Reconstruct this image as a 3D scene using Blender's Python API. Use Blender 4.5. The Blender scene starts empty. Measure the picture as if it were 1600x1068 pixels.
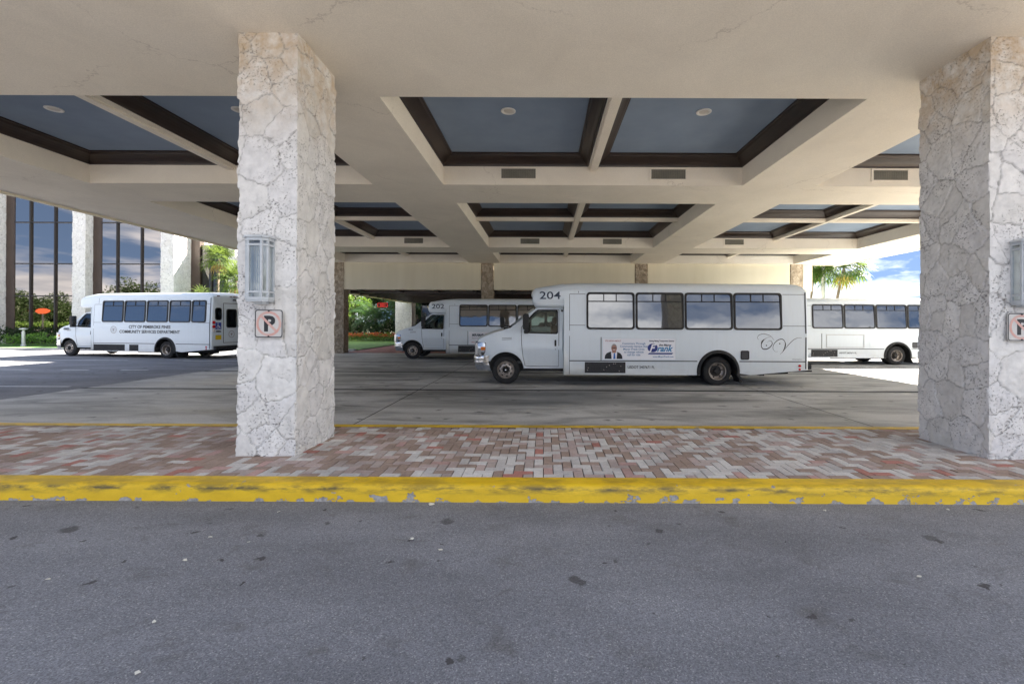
import bpy, bmesh, math, random
import numpy as np
from mathutils import Vector, Matrix, geometry, noise as mnoise
random.seed(7)
R = math.radians
S = bpy.context.scene
COL = S.collection

# ------------------------------------------------------------------ camera, light, exposure
cd = bpy.data.cameras.new('camera')
cam = bpy.data.objects.new('camera', cd); COL.objects.link(cam)
cam.location = (0, 0, 1.64)
cam.rotation_euler = (R(90), R(-0.26), 0)
cd.sensor_width = 36; cd.lens = 16.0
cd.shift_x = -0.03125; cd.shift_y = -0.018
cd.clip_start = 0.05; cd.clip_end = 2000
S.camera = cam

SUN = Vector((1.15, 0.72, 1.0)).normalized()
el = math.asin(SUN.z); az = math.atan2(SUN.x, SUN.y)
ld = bpy.data.lights.new('sun', 'SUN'); ld.energy = 5.0; ld.angle = R(0.53); ld.color = (1.0, 0.92, 0.80)
sun = bpy.data.objects.new('sun', ld); COL.objects.link(sun)
sun.rotation_euler = SUN.to_track_quat('Z', 'Y').to_euler()
sun.location = (30, 20, 40)

W = bpy.data.worlds.new('World'); S.world = W; W.use_nodes = True
wt = W.node_tree; wt.nodes.clear()

def N(nt, typ, props=None, ins=None):
    n = nt.nodes.new(typ)
    for k, v in (props or {}).items(): setattr(n, k, v)
    for k, v in (ins or {}).items():
        s = n.inputs[k]
        if hasattr(v, 'is_output') or isinstance(v, bpy.types.NodeSocket): nt.links.new(v, s)
        else: s.default_value = v
    return n
def MATH(nt, op, a, b=None, c=None, clamp=False):
    ins = {0: a}
    if b is not None: ins[1] = b
    if c is not None: ins[2] = c
    return N(nt, 'ShaderNodeMath', {'operation': op, 'use_clamp': clamp}, ins).outputs[0]
def RAMP(nt, fac, stops, interp='LINEAR'):
    n = N(nt, 'ShaderNodeValToRGB', None, {'Fac': fac}); cr = n.color_ramp; cr.interpolation = interp
    while len(cr.elements) < len(stops): cr.elements.new(0.5)
    for e, (p, c) in zip(cr.elements, stops):
        e.position = p
        e.color = (c, c, c, 1) if isinstance(c, (int, float)) else (*c, 1)
    return n.outputs['Color']
def MIX(nt, fac, a, b, bt='MIX'):
    n = N(nt, 'ShaderNodeMix', {'data_type': 'RGBA', 'blend_type': bt})
    for s, v in ((n.inputs[0], fac), (n.inputs[6], a), (n.inputs[7], b)):
        if isinstance(v, bpy.types.NodeSocket): nt.links.new(v, s)
        elif isinstance(v, (int, float)): s.default_value = v
        else: s.default_value = (*v[:3], 1)
    return n.outputs[2]
def NOISE(nt, vec, scale, detail=4, rough=0.55, dist=0.0):
    return N(nt, 'ShaderNodeTexNoise', None, {'Vector': vec, 'Scale': scale, 'Detail': detail, 'Roughness': rough, 'Distortion': dist}).outputs['Fac']
def SCALE(nt, vec, s, loc=(0, 0, 0)):
    return N(nt, 'ShaderNodeMapping', None, {'Vector': vec, 'Scale': s, 'Location': loc}).outputs['Vector']

g = N(wt, 'ShaderNodeTexCoord').outputs['Generated']
sx = N(wt, 'ShaderNodeSeparateXYZ', None, {0: g})
sv = N(wt, 'ShaderNodeVectorMath', {'operation': 'NORMALIZE'}, {0: N(wt, 'ShaderNodeCombineXYZ', None, {0: sx.outputs[0], 1: sx.outputs[1], 2: MATH(wt, 'ADD', MATH(wt, 'MAXIMUM', sx.outputs[2], 0.0), 0.45)}).outputs[0]})
sky = N(wt, 'ShaderNodeTexSky', {'sky_type': 'NISHITA', 'sun_disc': False, 'sun_elevation': el, 'sun_rotation': az,
                                'air_density': 0.55, 'dust_density': 0.0, 'ozone_density': 2.0}, {'Vector': sv.outputs[0]})
zz = MATH(wt, 'ADD', MATH(wt, 'MAXIMUM', sx.outputs[2], 0.0), 0.16)
pv = N(wt, 'ShaderNodeCombineXYZ', None, {0: MATH(wt, 'DIVIDE', sx.outputs[0], zz), 1: MATH(wt, 'DIVIDE', sx.outputs[1], zz), 2: 0.3})
c1 = NOISE(wt, pv.outputs[0], 0.75, 9, 0.56, 0.25)
c1 = MATH(wt, 'SUBTRACT', c1, MATH(wt, 'MULTIPLY', sx.outputs[1], 0.018))
cm = RAMP(wt, c1, [(0.46, 0.0), (0.59, 1.0)])
c2 = NOISE(wt, SCALE(wt, pv.outputs[0], (1, 1, 1), (0.09, 0.05, 0.2)), 1.1, 6, 0.6, 0.2)
cc = RAMP(wt, c2, [(0.3, (2.2, 2.35, 2.7)), (0.65, (6.2, 6.2, 6.3))])
skc = MIX(wt, 1.0, sky.outputs[0], (1.02, 0.98, 0.93), 'MULTIPLY')
low = RAMP(wt, sx.outputs[2], [(0.0, (0.66, 0.60, 0.54)), (0.16, (0.66, 0.60, 0.54)), (0.5, (1, 1, 1))])
skc = MIX(wt, RAMP(wt, MATH(wt, 'MULTIPLY_ADD', sx.outputs[1], 0.5, 0.5), [(0.42, 0.25), (0.62, 1.0)]), skc, MIX(wt, 1.0, skc, low, 'MULTIPLY'))
skm = MIX(wt, MATH(wt, 'MULTIPLY', cm, 0.9), skc, cc)
bg = N(wt, 'ShaderNodeBackground', None, {'Color': skm, 'Strength': 0.06})
wo = N(wt, 'ShaderNodeOutputWorld', None, {'Surface': bg.outputs[0]})
S.view_settings.view_transform = 'Standard'; S.view_settings.look = 'None'
S.view_settings.gamma = 1.0; S.view_settings.use_curve_mapping = False
S.view_settings.exposure = 3.1
S.cycles.diffuse_bounces = 8; S.cycles.max_bounces = 14; S.cycles.transparent_max_bounces = 16

# ------------------------------------------------------------------ materials
def mat(name, color=(0.5, 0.5, 0.5), rough=0.6, metal=0.0, spec=0.5, ior=None):
    m = bpy.data.materials.new(name); m.use_nodes = True
    b = m.node_tree.nodes['Principled BSDF']
    b.inputs['Base Color'].default_value = (*color, 1); b.inputs['Roughness'].default_value = rough
    b.inputs['Metallic'].default_value = metal; b.inputs['Specular IOR Level'].default_value = spec
    if ior: b.inputs['IOR'].default_value = ior
    return m
def tree_of(m):
    nt = m.node_tree
    return nt, nt.nodes['Principled BSDF'], N(nt, 'ShaderNodeTexCoord').outputs['Object']
def bump(nt, b, h, strength, dist=0.01):
    bn = N(nt, 'ShaderNodeBump', None, {'Height': h, 'Strength': strength, 'Distance': dist})
    nt.links.new(bn.outputs[0], b.inputs['Normal'])
def varied(name, c0, c1, scale, rough=0.6, bs=0.0, bscale=60, stretch=(1, 1, 1), detail=5, metal=0.0, spec=0.5):
    m = mat(name, c0, rough, metal, spec); nt, b, o = tree_of(m)
    f = NOISE(nt, SCALE(nt, o, stretch), scale, detail)
    nt.links.new(RAMP(nt, f, [(0.32, c0), (0.68, c1)]), b.inputs['Base Color'])
    if bs: bump(nt, b, NOISE(nt, o, bscale, 3), bs)
    return m

def asphalt_mat():
    m = mat('asphalt', rough=0.85, spec=0.3); nt, b, o = tree_of(m)
    fine = NOISE(nt, o, 120, 4, 0.8)
    vg = N(nt, 'ShaderNodeTexVoronoi', None, {'Vector': o, 'Scale': 150.0})
    gs = N(nt, 'ShaderNodeSeparateColor', None, {0: vg.outputs['Color']}).outputs[0]
    big = NOISE(nt, SCALE(nt, o, (0.5, 1.2, 1)), 0.9, 5, 0.6)
    mid = NOISE(nt, SCALE(nt, o, (0.8, 1.1, 1), (5, 3, 0)), 3.0, 6, 0.7, 0.5)
    col = RAMP(nt, gs, [(0.0, (0.155, 0.156, 0.166)), (0.45, (0.222, 0.222, 0.236)), (0.93, (0.275, 0.275, 0.292)), (1.0, (0.42, 0.41, 0.40))])
    col = MIX(nt, 1.0, col, RAMP(nt, fine, [(0.3, 0.74), (0.7, 1.26)]), 'MULTIPLY')
    col = MIX(nt, 1.0, col, RAMP(nt, big, [(0.3, 0.70), (0.7, 1.16)]), 'MULTIPLY')
    col = MIX(nt, RAMP(nt, mid, [(0.57, 0.0), (0.70, 0.45)]), col, (0.10, 0.088, 0.08))
    # oil drips: sparse warped blotches of uneven strength
    wv = N(nt, 'ShaderNodeTexNoise', None, {'Vector': o, 'Scale': 9.0, 'Detail': 6.0, 'Roughness': 0.7})
    wo_ = N(nt, 'ShaderNodeVectorMath', {'operation': 'MULTIPLY_ADD'}, {0: wv.outputs['Color'], 1: (0.22, 0.13, 0), 2: o}).outputs[0]
    for sc, thr, amt, prob in ((1.3, 0.085, 0.95, 0.62), (3.4, 0.09, 0.9, 0.74)):
        v = N(nt, 'ShaderNodeTexVoronoi', {'voronoi_dimensions': '2D'}, {'Vector': wo_, 'Scale': sc, 'Randomness': 1.0})
        rnd = N(nt, 'ShaderNodeSeparateColor', None, {0: v.outputs['Color']})
        size = MATH(nt, 'MULTIPLY', thr, MATH(nt, 'ADD', 0.25, rnd.outputs[2]))
        k = MATH(nt, 'MULTIPLY', MATH(nt, 'GREATER_THAN', rnd.outputs[1], prob), MATH(nt, 'ADD', 0.55, MATH(nt, 'MULTIPLY', rnd.outputs[0], 0.45)))
        d = MATH(nt, 'SUBTRACT', 1.0, MATH(nt, 'DIVIDE', v.outputs['Distance'], size), clamp=True)
        spot = MATH(nt, 'MULTIPLY', k, RAMP(nt, d, [(0.0, 0.0), (0.28, 1.0)]))
        col = MIX(nt, MATH(nt, 'MULTIPLY', spot, amt), col, (0.045, 0.04, 0.037))
    nt.links.new(col, b.inputs['Base Color'])
    bump(nt, b, MATH(nt, 'ADD', fine, MATH(nt, 'MULTIPLY', gs, 0.7)), 0.55, 0.008)
    return m
def concrete_mat():
    m = mat('drive_concrete', rough=0.7, spec=0.4); nt, b, o = tree_of(m)
    st = NOISE(nt, SCALE(nt, o, (0.22, 1.0, 1)), 0.55, 5, 0.55, 0.8)
    st2 = NOISE(nt, SCALE(nt, o, (0.45, 1.4, 1)), 1.1, 6, 0.62, 1.0)
    fine = NOISE(nt, o, 30, 6, 0.7)
    col = RAMP(nt, st, [(0.34, (0.21, 0.208, 0.20)), (0.48, (0.42, 0.415, 0.40)), (0.62, (0.53, 0.525, 0.51))])
    col = MIX(nt, 1.0, col, RAMP(nt, st2, [(0.33, 0.55), (0.56, 1.12)]), 'MULTIPLY')
    col = MIX(nt, 1.0, col, RAMP(nt, fine, [(0.3, 0.84), (0.7, 1.12)]), 'MULTIPLY')
    wv = N(nt, 'ShaderNodeTexNoise', None, {'Vector': o, 'Scale': 4.0, 'Detail': 4.0})
    wo_ = N(nt, 'ShaderNodeVectorMath', {'operation': 'MULTIPLY_ADD'}, {0: wv.outputs['Color'], 1: (0.35, 0.15, 0), 2: o}).outputs[0]
    v = N(nt, 'ShaderNodeTexVoronoi', {'voronoi_dimensions': '2D'}, {'Vector': wo_, 'Scale': 1.5})
    k = MATH(nt, 'GREATER_THAN', N(nt, 'ShaderNodeSeparateColor', None, {0: v.outputs['Color']}).outputs[1], 0.62)
    spot = MATH(nt, 'MULTIPLY', k, RAMP(nt, v.outputs['Distance'], [(0.04, 1.0), (0.12, 0.0)]))
    col = MIX(nt, MATH(nt, 'MULTIPLY', spot, 0.6), col, (0.03, 0.03, 0.03))
    nt.links.new(col, b.inputs['Base Color'])
    nt.links.new(RAMP(nt, st, [(0.35, 0.45), (0.6, 0.75)]), b.inputs['Roughness'])
    bump(nt, b, fine, 0.15)
    return m
def stone_mat(name, tint=1.0, brown=False, stain=True):
    m = mat(name, rough=0.9, spec=0.2); nt, b, o = tree_of(m)
    st = N(nt, 'ShaderNodeAttribute', {'attribute_name': 'stone'}).outputs['Fac']
    gr = N(nt, 'ShaderNodeAttribute', {'attribute_name': 'groove'}).outputs['Fac']
    if brown: base = RAMP(nt, st, [(0.0, (0.28, 0.225, 0.165)), (0.4, (0.42, 0.345, 0.26)), (0.7, (0.54, 0.46, 0.36)), (1.0, (0.35, 0.285, 0.21))])
    else: base = RAMP(nt, st, [(0.0, (0.66, 0.64, 0.605)), (0.35, (0.76, 0.745, 0.715)), (0.7, (0.71, 0.695, 0.68)), (1.0, (0.80, 0.785, 0.755))])
    mott = NOISE(nt, o, 7, 6, 0.65)
    base = MIX(nt, 1.0, base, RAMP(nt, mott, [(0.3, 0.82), (0.65, 1.06)]), 'MULTIPLY')
    # coral pits
    pit = NOISE(nt, SCALE(nt, o, (1, 1, 1.2)), 42, 4, 0.6, 0.3)
    area = NOISE(nt, SCALE(nt, o, (1, 1, 1), (3, 1, 7)), 3.4, 4, 0.6)
    pm = MATH(nt, 'MULTIPLY', RAMP(nt, pit, [(0.575, 0.0), (0.64, 1.0)]), RAMP(nt, MATH(nt, 'ADD', area, MATH(nt, 'MULTIPLY', st, 0.12)), [(0.49, 0.03), (0.62, 1.0)]))
    base = MIX(nt, MATH(nt, 'MULTIPLY', pm, 0.72), base, (0.17, 0.16, 0.155) if not brown else (0.08, 0.06, 0.04))
    # weather stain under the soffit
    zc = N(nt, 'ShaderNodeSeparateXYZ', None, {0: o}).outputs[2]
    top = MATH(nt, 'MULTIPLY', RAMP(nt, MATH(nt, 'DIVIDE', zc, 5.0), [(0.72, 0.0), (0.93, 1.0)]), RAMP(nt, NOISE(nt, o, 4.5, 5, 0.7), [(0.38, 0.15), (0.6, 0.8)]))
    if stain and not brown: base = MIX(nt, top, base, (0.50, 0.37, 0.23))
    base = MIX(nt, MATH(nt, 'MULTIPLY', gr, RAMP(nt, NOISE(nt, o, 5, 3), [(0.35, 0.35), (0.62, 0.85)])), base, (0.26, 0.245, 0.225) if not brown else (0.09, 0.07, 0.05))  # mortar grooves, darkened with crease shade put into the colour
    nt.links.new(base, b.inputs['Base Color'])
    h = MATH(nt, 'SUBTRACT', MATH(nt, 'MULTIPLY', mott, 0.5), pm)
    bump(nt, b, h, 0.8, 0.012)
    return m
def brick_mat():
    m = mat('paver_brick', rough=0.8, spec=0.3); nt, b, o = tree_of(m)
    a = N(nt, 'ShaderNodeAttribute', {'attribute_name': 'brick'}).outputs['Fac']
    col = RAMP(nt, a, [(0.0, (0.60, 0.575, 0.55)), (0.18, (0.52, 0.49, 0.47)), (0.34, (0.42, 0.35, 0.32)), (0.5, (0.335, 0.25, 0.205)),
                       (0.72, (0.45, 0.355, 0.325)), (0.86, (0.46, 0.30, 0.27)), (0.94, (0.42, 0.19, 0.155))], 'CONSTANT')
    col = MIX(nt, 1.0, col, RAMP(nt, NOISE(nt, o, 2.2, 6, 0.7), [(0.3, 0.72), (0.65, 1.08)]), 'MULTIPLY')
    col = MIX(nt, 1.0, col, RAMP(nt, NOISE(nt, o, 55, 3, 0.7), [(0.3, 0.85), (0.7, 1.1)]), 'MULTIPLY')
    nt.links.new(col, b.inputs['Base Color']); bump(nt, b, NOISE(nt, o, 80, 3), 0.25)
    return m
def kerb_mat():
    m = mat('kerb_paint', rough=0.55); nt, b, o = tree_of(m)
    z = N(nt, 'ShaderNodeSeparateXYZ', None, {0: o}).outputs[2]
    n1 = NOISE(nt, SCALE(nt, o, (1, 1, 1.6)), 7, 6, 0.6)
    n2 = NOISE(nt, SCALE(nt, o, (0.5, 1, 2.2), (4, 2, 0)), 5, 6, 0.7)
    col = RAMP(nt, NOISE(nt, SCALE(nt, o, (0.6, 1, 1)), 4, 6, 0.7), [(0.3, (0.64, 0.40, 0.006)), (0.7, (0.80, 0.52, 0.012))])
    zf = MATH(nt, 'SUBTRACT', 1.0, MATH(nt, 'ABSOLUTE', MATH(nt, 'DIVIDE', MATH(nt, 'SUBTRACT', z, 0.115), 0.06)), clamp=True)
    dirt = MATH(nt, 'MULTIPLY', zf, RAMP(nt, n2, [(0.44, 0.0), (0.60, 1.0)]))
    col = MIX(nt, MATH(nt, 'MULTIPLY', dirt, 0.95), col, (0.06, 0.055, 0.03))
    low = MATH(nt, 'SUBTRACT', 1.0, MATH(nt, 'DIVIDE', z, 0.10), clamp=True)
    chip = RAMP(nt, MATH(nt, 'ADD', n1, MATH(nt, 'MULTIPLY', low, 0.17)), [(0.678, 0.0), (0.69, 1.0)])
    col = MIX(nt, chip, col, RAMP(nt, NOISE(nt, o, 30, 3), [(0.3, (0.22, 0.21, 0.20)), (0.7, (0.42, 0.40, 0.38))]))
    nt.links.new(col, b.inputs['Base Color'])
    bump(nt, b, MATH(nt, 'SUBTRACT', MATH(nt, 'MULTIPLY', NOISE(nt, o, 35, 4), 0.4), chip), 0.6, 0.01)
    return m
def bus_paint(name='bus_white'):
    m = mat(name, (0.70, 0.76, 0.80), 0.28, 0, 0.5); nt, b, o = tree_of(m)
    z = N(nt, 'ShaderNodeSeparateXYZ', None, {0: o}).outputs[2]
    dirt = MATH(nt, 'MULTIPLY', RAMP(nt, MATH(nt, 'DIVIDE', z, 1.2), [(0.25, 0.55), (0.8, 0.0)]), NOISE(nt, SCALE(nt, o, (0.6, 1, 2)), 5, 6, 0.65))
    streak = RAMP(nt, NOISE(nt, SCALE(nt, o, (5, 5, 0.5)), 2.2, 5, 0.6), [(0.48, 0.0), (0.8, 0.10)])
    col = MIX(nt, MATH(nt, 'ADD', dirt, streak), (0.70, 0.765, 0.81), (0.42, 0.40, 0.36))  # white paint with the blue of the sky light put into it
    nt.links.new(col, b.inputs['Base Color'])
    b.inputs['Coat Weight'].default_value = 0.3; b.inputs['Coat Roughness'].default_value = 0.1
    bump(nt, b, NOISE(nt, o, 1.6, 2), 0.06, 0.02)
    return m
def pane_mat(name, col, ior, wav=0.035):
    m = mat(name, col, 0.03, 0, 0.5, ior); nt, b, o = tree_of(m)
    bump(nt, b, NOISE(nt, o, 2.2, 2, 0.4), wav, 0.05)
    return m
def clear_glass(name, tint, gloss=0.1):
    m = bpy.data.materials.new(name); m.use_nodes = True; nt = m.node_tree; nt.nodes.clear()
    t = N(nt, 'ShaderNodeBsdfTransparent', None, {'Color': (*tint, 1)})
    gl = N(nt, 'ShaderNodeBsdfGlossy', None, {'Color': (0.9, 0.95, 1, 1), 'Roughness': 0.03})
    lw = N(nt, 'ShaderNodeFresnel', None, {'IOR': 1.5})
    f = MATH(nt, 'ADD', lw.outputs[0], gloss, clamp=True)
    mx = N(nt, 'ShaderNodeMixShader', None, {0: f, 1: t.outputs[0], 2: gl.outputs[0]})
    N(nt, 'ShaderNodeOutputMaterial', None, {'Surface': mx.outputs[0]})
    return m
def leaf_mat(name, c0, c1, scale=2.0, rough=0.5):
    m = mat(name, c0, rough, 0, 0.4); nt, b, o = tree_of(m)
    a = N(nt, 'ShaderNodeAttribute', {'attribute_name': 'leaf_tone'}).outputs['Fac']
    f = MATH(nt, 'ADD', MATH(nt, 'MULTIPLY', a, 0.6), MATH(nt, 'MULTIPLY', NOISE(nt, o, scale, 3), 0.4))
    nt.links.new(RAMP(nt, f, [(0.2, c0), (0.8, c1)]), b.inputs['Base Color'])
    tr = N(nt, 'ShaderNodeBsdfTranslucent', None, {'Color': (c1[0] * 1.3, c1[1] * 1.3, c1[2] * 0.8, 1)})
    mx = N(nt, 'ShaderNodeMixShader', None, {0: 0.42, 1: b.outputs[0], 2: tr.outputs[0]})
    nt.links.new(mx.outputs[0], nt.nodes['Material Output'].inputs[0])
    return m
def emit(name, c, s):
    m = mat(name, (0.02, 0.02, 0.02), 0.5); b = m.node_tree.nodes['Principled BSDF']
    b.inputs['Emission Color'].default_value = (*c, 1); b.inputs['Emission Strength'].default_value = s
    return m

PLASTER = varied('plaster_beige', (0.78, 0.71, 0.60), (0.83, 0.76, 0.65), 0.7, 0.92, 0.5, 130, spec=0.15)
def plaster_extra(m):
    nt = m.node_tree; b = nt.nodes['Principled BSDF']; o = N(nt, 'ShaderNodeTexCoord').outputs['Object']
    src = b.inputs['Base Color'].links[0].from_socket
    wv = N(nt, 'ShaderNodeTexNoise', None, {'Vector': o, 'Scale': 1.6, 'Detail': 6.0, 'Roughness': 0.65})
    w2 = N(nt, 'ShaderNodeVectorMath', {'operation': 'MULTIPLY_ADD'}, {0: wv.outputs['Color'], 1: (0.9, 0.9, 0.2), 2: o}).outputs[0]
    v = N(nt, 'ShaderNodeTexVoronoi', {'feature': 'DISTANCE_TO_EDGE'}, {'Vector': w2, 'Scale': 0.28})
    line = MATH(nt, 'MULTIPLY', RAMP(nt, v.outputs['Distance'], [(0.0, 1.0), (0.0022, 0.0)]), RAMP(nt, NOISE(nt, o, 0.5, 3), [(0.48, 0.0), (0.57, 0.35)]))
    stain = RAMP(nt, NOISE(nt, SCALE(nt, o, (1, 1, 1), (7, 2, 1)), 0.8, 7, 0.68, 0.8), [(0.35, 0.95), (0.62, 1.02)])
    col = MIX(nt, 1.0, src, stain, 'MULTIPLY')
    grain = RAMP(nt, NOISE(nt, o, 70, 3, 0.8), [(0.3, 0.88), (0.7, 1.10)])
    col = MIX(nt, 1.0, col, grain, 'MULTIPLY')
    nt.links.new(MIX(nt, line, col, (0.28, 0.22, 0.17)), b.inputs['Base Color'])
plaster_extra(PLASTER)
FASCIA = varied('fascia_tan', (0.72, 0.655, 0.50), (0.79, 0.725, 0.57), 0.5, 0.85, 0.15, 60, (3, 1, 0.3), spec=0.2)
CROWN = varied('crown_brown', (0.020, 0.012, 0.009), (0.034, 0.020, 0.014), 3, 0.38)
BLUE = varied('panel_blue', (0.215, 0.275, 0.365), (0.25, 0.315, 0.41), 1.5, 0.8, 0.15, 90)
VENTM = varied('vent_metal', (0.20, 0.19, 0.15), (0.28, 0.26, 0.21), 4, 0.6)
DARKV = mat('vent_dark', (0.05, 0.048, 0.04), 0.8)
WHITE = varied('white_trim', (0.72, 0.70, 0.66), (0.8, 0.78, 0.74), 8, 0.5)
ASPH = asphalt_mat(); CONC = concrete_mat()
JOINT = mat('joint_tar', (0.025, 0.025, 0.025), 0.8)
LINE = varied('line_paint', (0.55, 0.55, 0.54), (0.78, 0.78, 0.76), 6, 0.7)
STONE = stone_mat('coral_stone'); BROWNSTONE = stone_mat('brown_stone', brown=True); PIERSTONE = stone_mat('pier_stone', stain=False)
BRICK = brick_mat(); KERB = kerb_mat()
REDPATH = varied('red_paving', (0.22, 0.075, 0.060), (0.32, 0.13, 0.105), 3, 0.8, 0.2, 40)
LAWN = varied('lawn_green', (0.055, 0.13, 0.022), (0.11, 0.22, 0.04), 3, 0.9, 0.6, 50)
EARTH = varied('earth', (0.10, 0.11, 0.07), (0.16, 0.15, 0.10), 0.3, 0.95)
LAMPM = varied('lamp_grey_blue', (0.44, 0.47, 0.49), (0.54, 0.57, 0.59), 9, 0.4, spec=0.5)
LAMPGLASS = clear_glass('lamp_glass', (0.90, 0.94, 0.95), 0.05)
BULB = mat('bulb_white', (0.8, 0.78, 0.72), 0.2)
DARKMETAL = mat('dark_metal', (0.035, 0.035, 0.038), 0.45)
SIGNW = varied('sign_white', (0.52, 0.50, 0.475), (0.60, 0.58, 0.55), 9, 0.5)
SIGNR = varied('sign_red_faded', (0.60, 0.30, 0.25), (0.60, 0.42, 0.37), 14, 0.5)
SIGNK = mat('sign_black', (0.012, 0.014, 0.018), 0.5)
BUSW = bus_paint(); BUSTRIM = varied('bus_trim_grey', (0.45, 0.46, 0.47), (0.55, 0.56, 0.57), 5, 0.4)
RUBBER = varied('rubber_black', (0.010, 0.010, 0.011), (0.022, 0.022, 0.022), 8, 0.7)
TYRE = varied('tyre_rubber', (0.012, 0.012, 0.013), (0.028, 0.027, 0.026), 10, 0.85, 0.3, 120)
PANE = pane_mat('bus_window_glass', (0.010, 0.013, 0.016), 2.5)
CABGLASS = clear_glass('cab_glass', (0.50, 0.60, 0.55), 0.05)
CHROME = varied('chrome', (0.62, 0.63, 0.65), (0.75, 0.76, 0.78), 5, 0.14, metal=1.0)
STEEL = varied('wheel_steel', (0.36, 0.31, 0.27), (0.52, 0.47, 0.42), 10, 0.42, metal=0.7)
STEELD = mat('wheel_dark', (0.02, 0.018, 0.016), 0.6)
HEADL = mat('headlight_lens', (0.62, 0.64, 0.66), 0.08, 0.6)
AMBER = mat('amber_lens', (0.75, 0.20, 0.02), 0.15)
REDL = mat('red_lens', (0.55, 0.012, 0.02), 0.2)
SEAM = mat('panel_gap', (0.055, 0.06, 0.065), 0.7)
INTERIOR = mat('cab_interior', (0.07, 0.07, 0.068), 0.8)
SEATM = mat('seat_cloth', (0.16, 0.11, 0.08), 0.85)
NAVY = mat('number_navy', (0.022, 0.038, 0.075), 0.5)
BLACKP = mat('lettering_black', (0.015, 0.016, 0.018), 0.5)
ADW = mat('ad_white', (0.86, 0.86, 0.90), 0.35)
ADBLUE = mat('ad_blue', (0.015, 0.03, 0.22), 0.4); ADTEAL = mat('ad_teal', (0.05, 0.25, 0.50), 0.4)
ADTXT = mat('ad_text_blue', (0.10, 0.22, 0.42), 0.4); ADSUIT = mat('ad_suit', (0.012, 0.012, 0.016), 0.5)
ADSKIN = mat('ad_skin', (0.42, 0.21, 0.15), 0.5); ADTIE = mat('ad_tie', (0.03, 0.15, 0.50), 0.4); ADGREY = mat('ad_grey', (0.35, 0.33, 0.33), 0.5)
ORANGE = mat('ad_orange', (0.65, 0.16, 0.03), 0.4)
YELLOW = mat('yellow_sticker', (0.70, 0.50, 0.02), 0.4)
BRONZEG = mat('bronze_glass', (0.42, 0.365, 0.315), 0.015, 1.0)
DARKGLASS = pane_mat('dark_glass', (0.008, 0.007, 0.006), 1.6, 0.02)
MULL = mat('mullion_dark', (0.020, 0.017, 0.015), 0.4)
BRONZEP = varied('bronze_panel', (0.040, 0.026, 0.020), (0.06, 0.04, 0.03), 2, 0.5)
LEDRED = emit('led_red', (1.0, 0.05, 0.03), 0.14)
POLEM = varied('pole_grey', (0.45, 0.46, 0.47), (0.56, 0.57, 0.58), 3, 0.4, metal=0.3)
BARK = varied('palm_bark', (0.16, 0.12, 0.09), (0.28, 0.22, 0.17), 8, 0.9, 0.6, 25)
BARKD = varied('tree_bark', (0.09, 0.07, 0.05), (0.17, 0.13, 0.10), 8, 0.9, 0.5, 25)
FANL = leaf_mat('fan_leaf', (0.05, 0.088, 0.028), (0.12, 0.17, 0.05))
FANDEAD = leaf_mat('dead_leaf', (0.30, 0.20, 0.08), (0.42, 0.32, 0.15))
FEATHER = leaf_mat('feather_leaf', (0.016, 0.045, 0.020), (0.05, 0.105, 0.04))
BUSHL = leaf_mat('bush_leaf', (0.05, 0.12, 0.025), (0.14, 0.26, 0.05))
DARKL = leaf_mat('dark_leaf', (0.008, 0.020, 0.007), (0.028, 0.052, 0.016))
GARDENL = leaf_mat('garden_leaf', (0.03, 0.075, 0.018), (0.10, 0.17, 0.03))  # darker copy of the bush leaf, garden shade put into the colour
FLOWER = leaf_mat('flower_petal', (0.22, 0.025, 0.05), (0.34, 0.10, 0.035), 6)
BUILDW = varied('building_wall', (0.42, 0.40, 0.36), (0.50, 0.47, 0.42), 1, 0.85)

# ------------------------------------------------------------------ mesh builder
def tag(o, label=None, cat=None, group=None, kind=None):
    if label: o['label'] = label
    if cat: o['category'] = cat
    if group: o['group'] = group
    if kind: o['kind'] = kind
    return o
def thing(name, label, cat, loc=(0, 0, 0), rz=0, group=None):
    o = bpy.data.objects.new(name, None); COL.objects.link(o)
    o.location = loc; o.rotation_euler = (0, 0, rz); o.empty_display_size = 0.3
    return tag(o, label, cat, group)
def copy_tree(o, parent=None):
    c = o.copy(); COL.objects.link(c); c.parent = parent
    for ch in o.children: copy_tree(ch, c)
    return c

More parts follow.
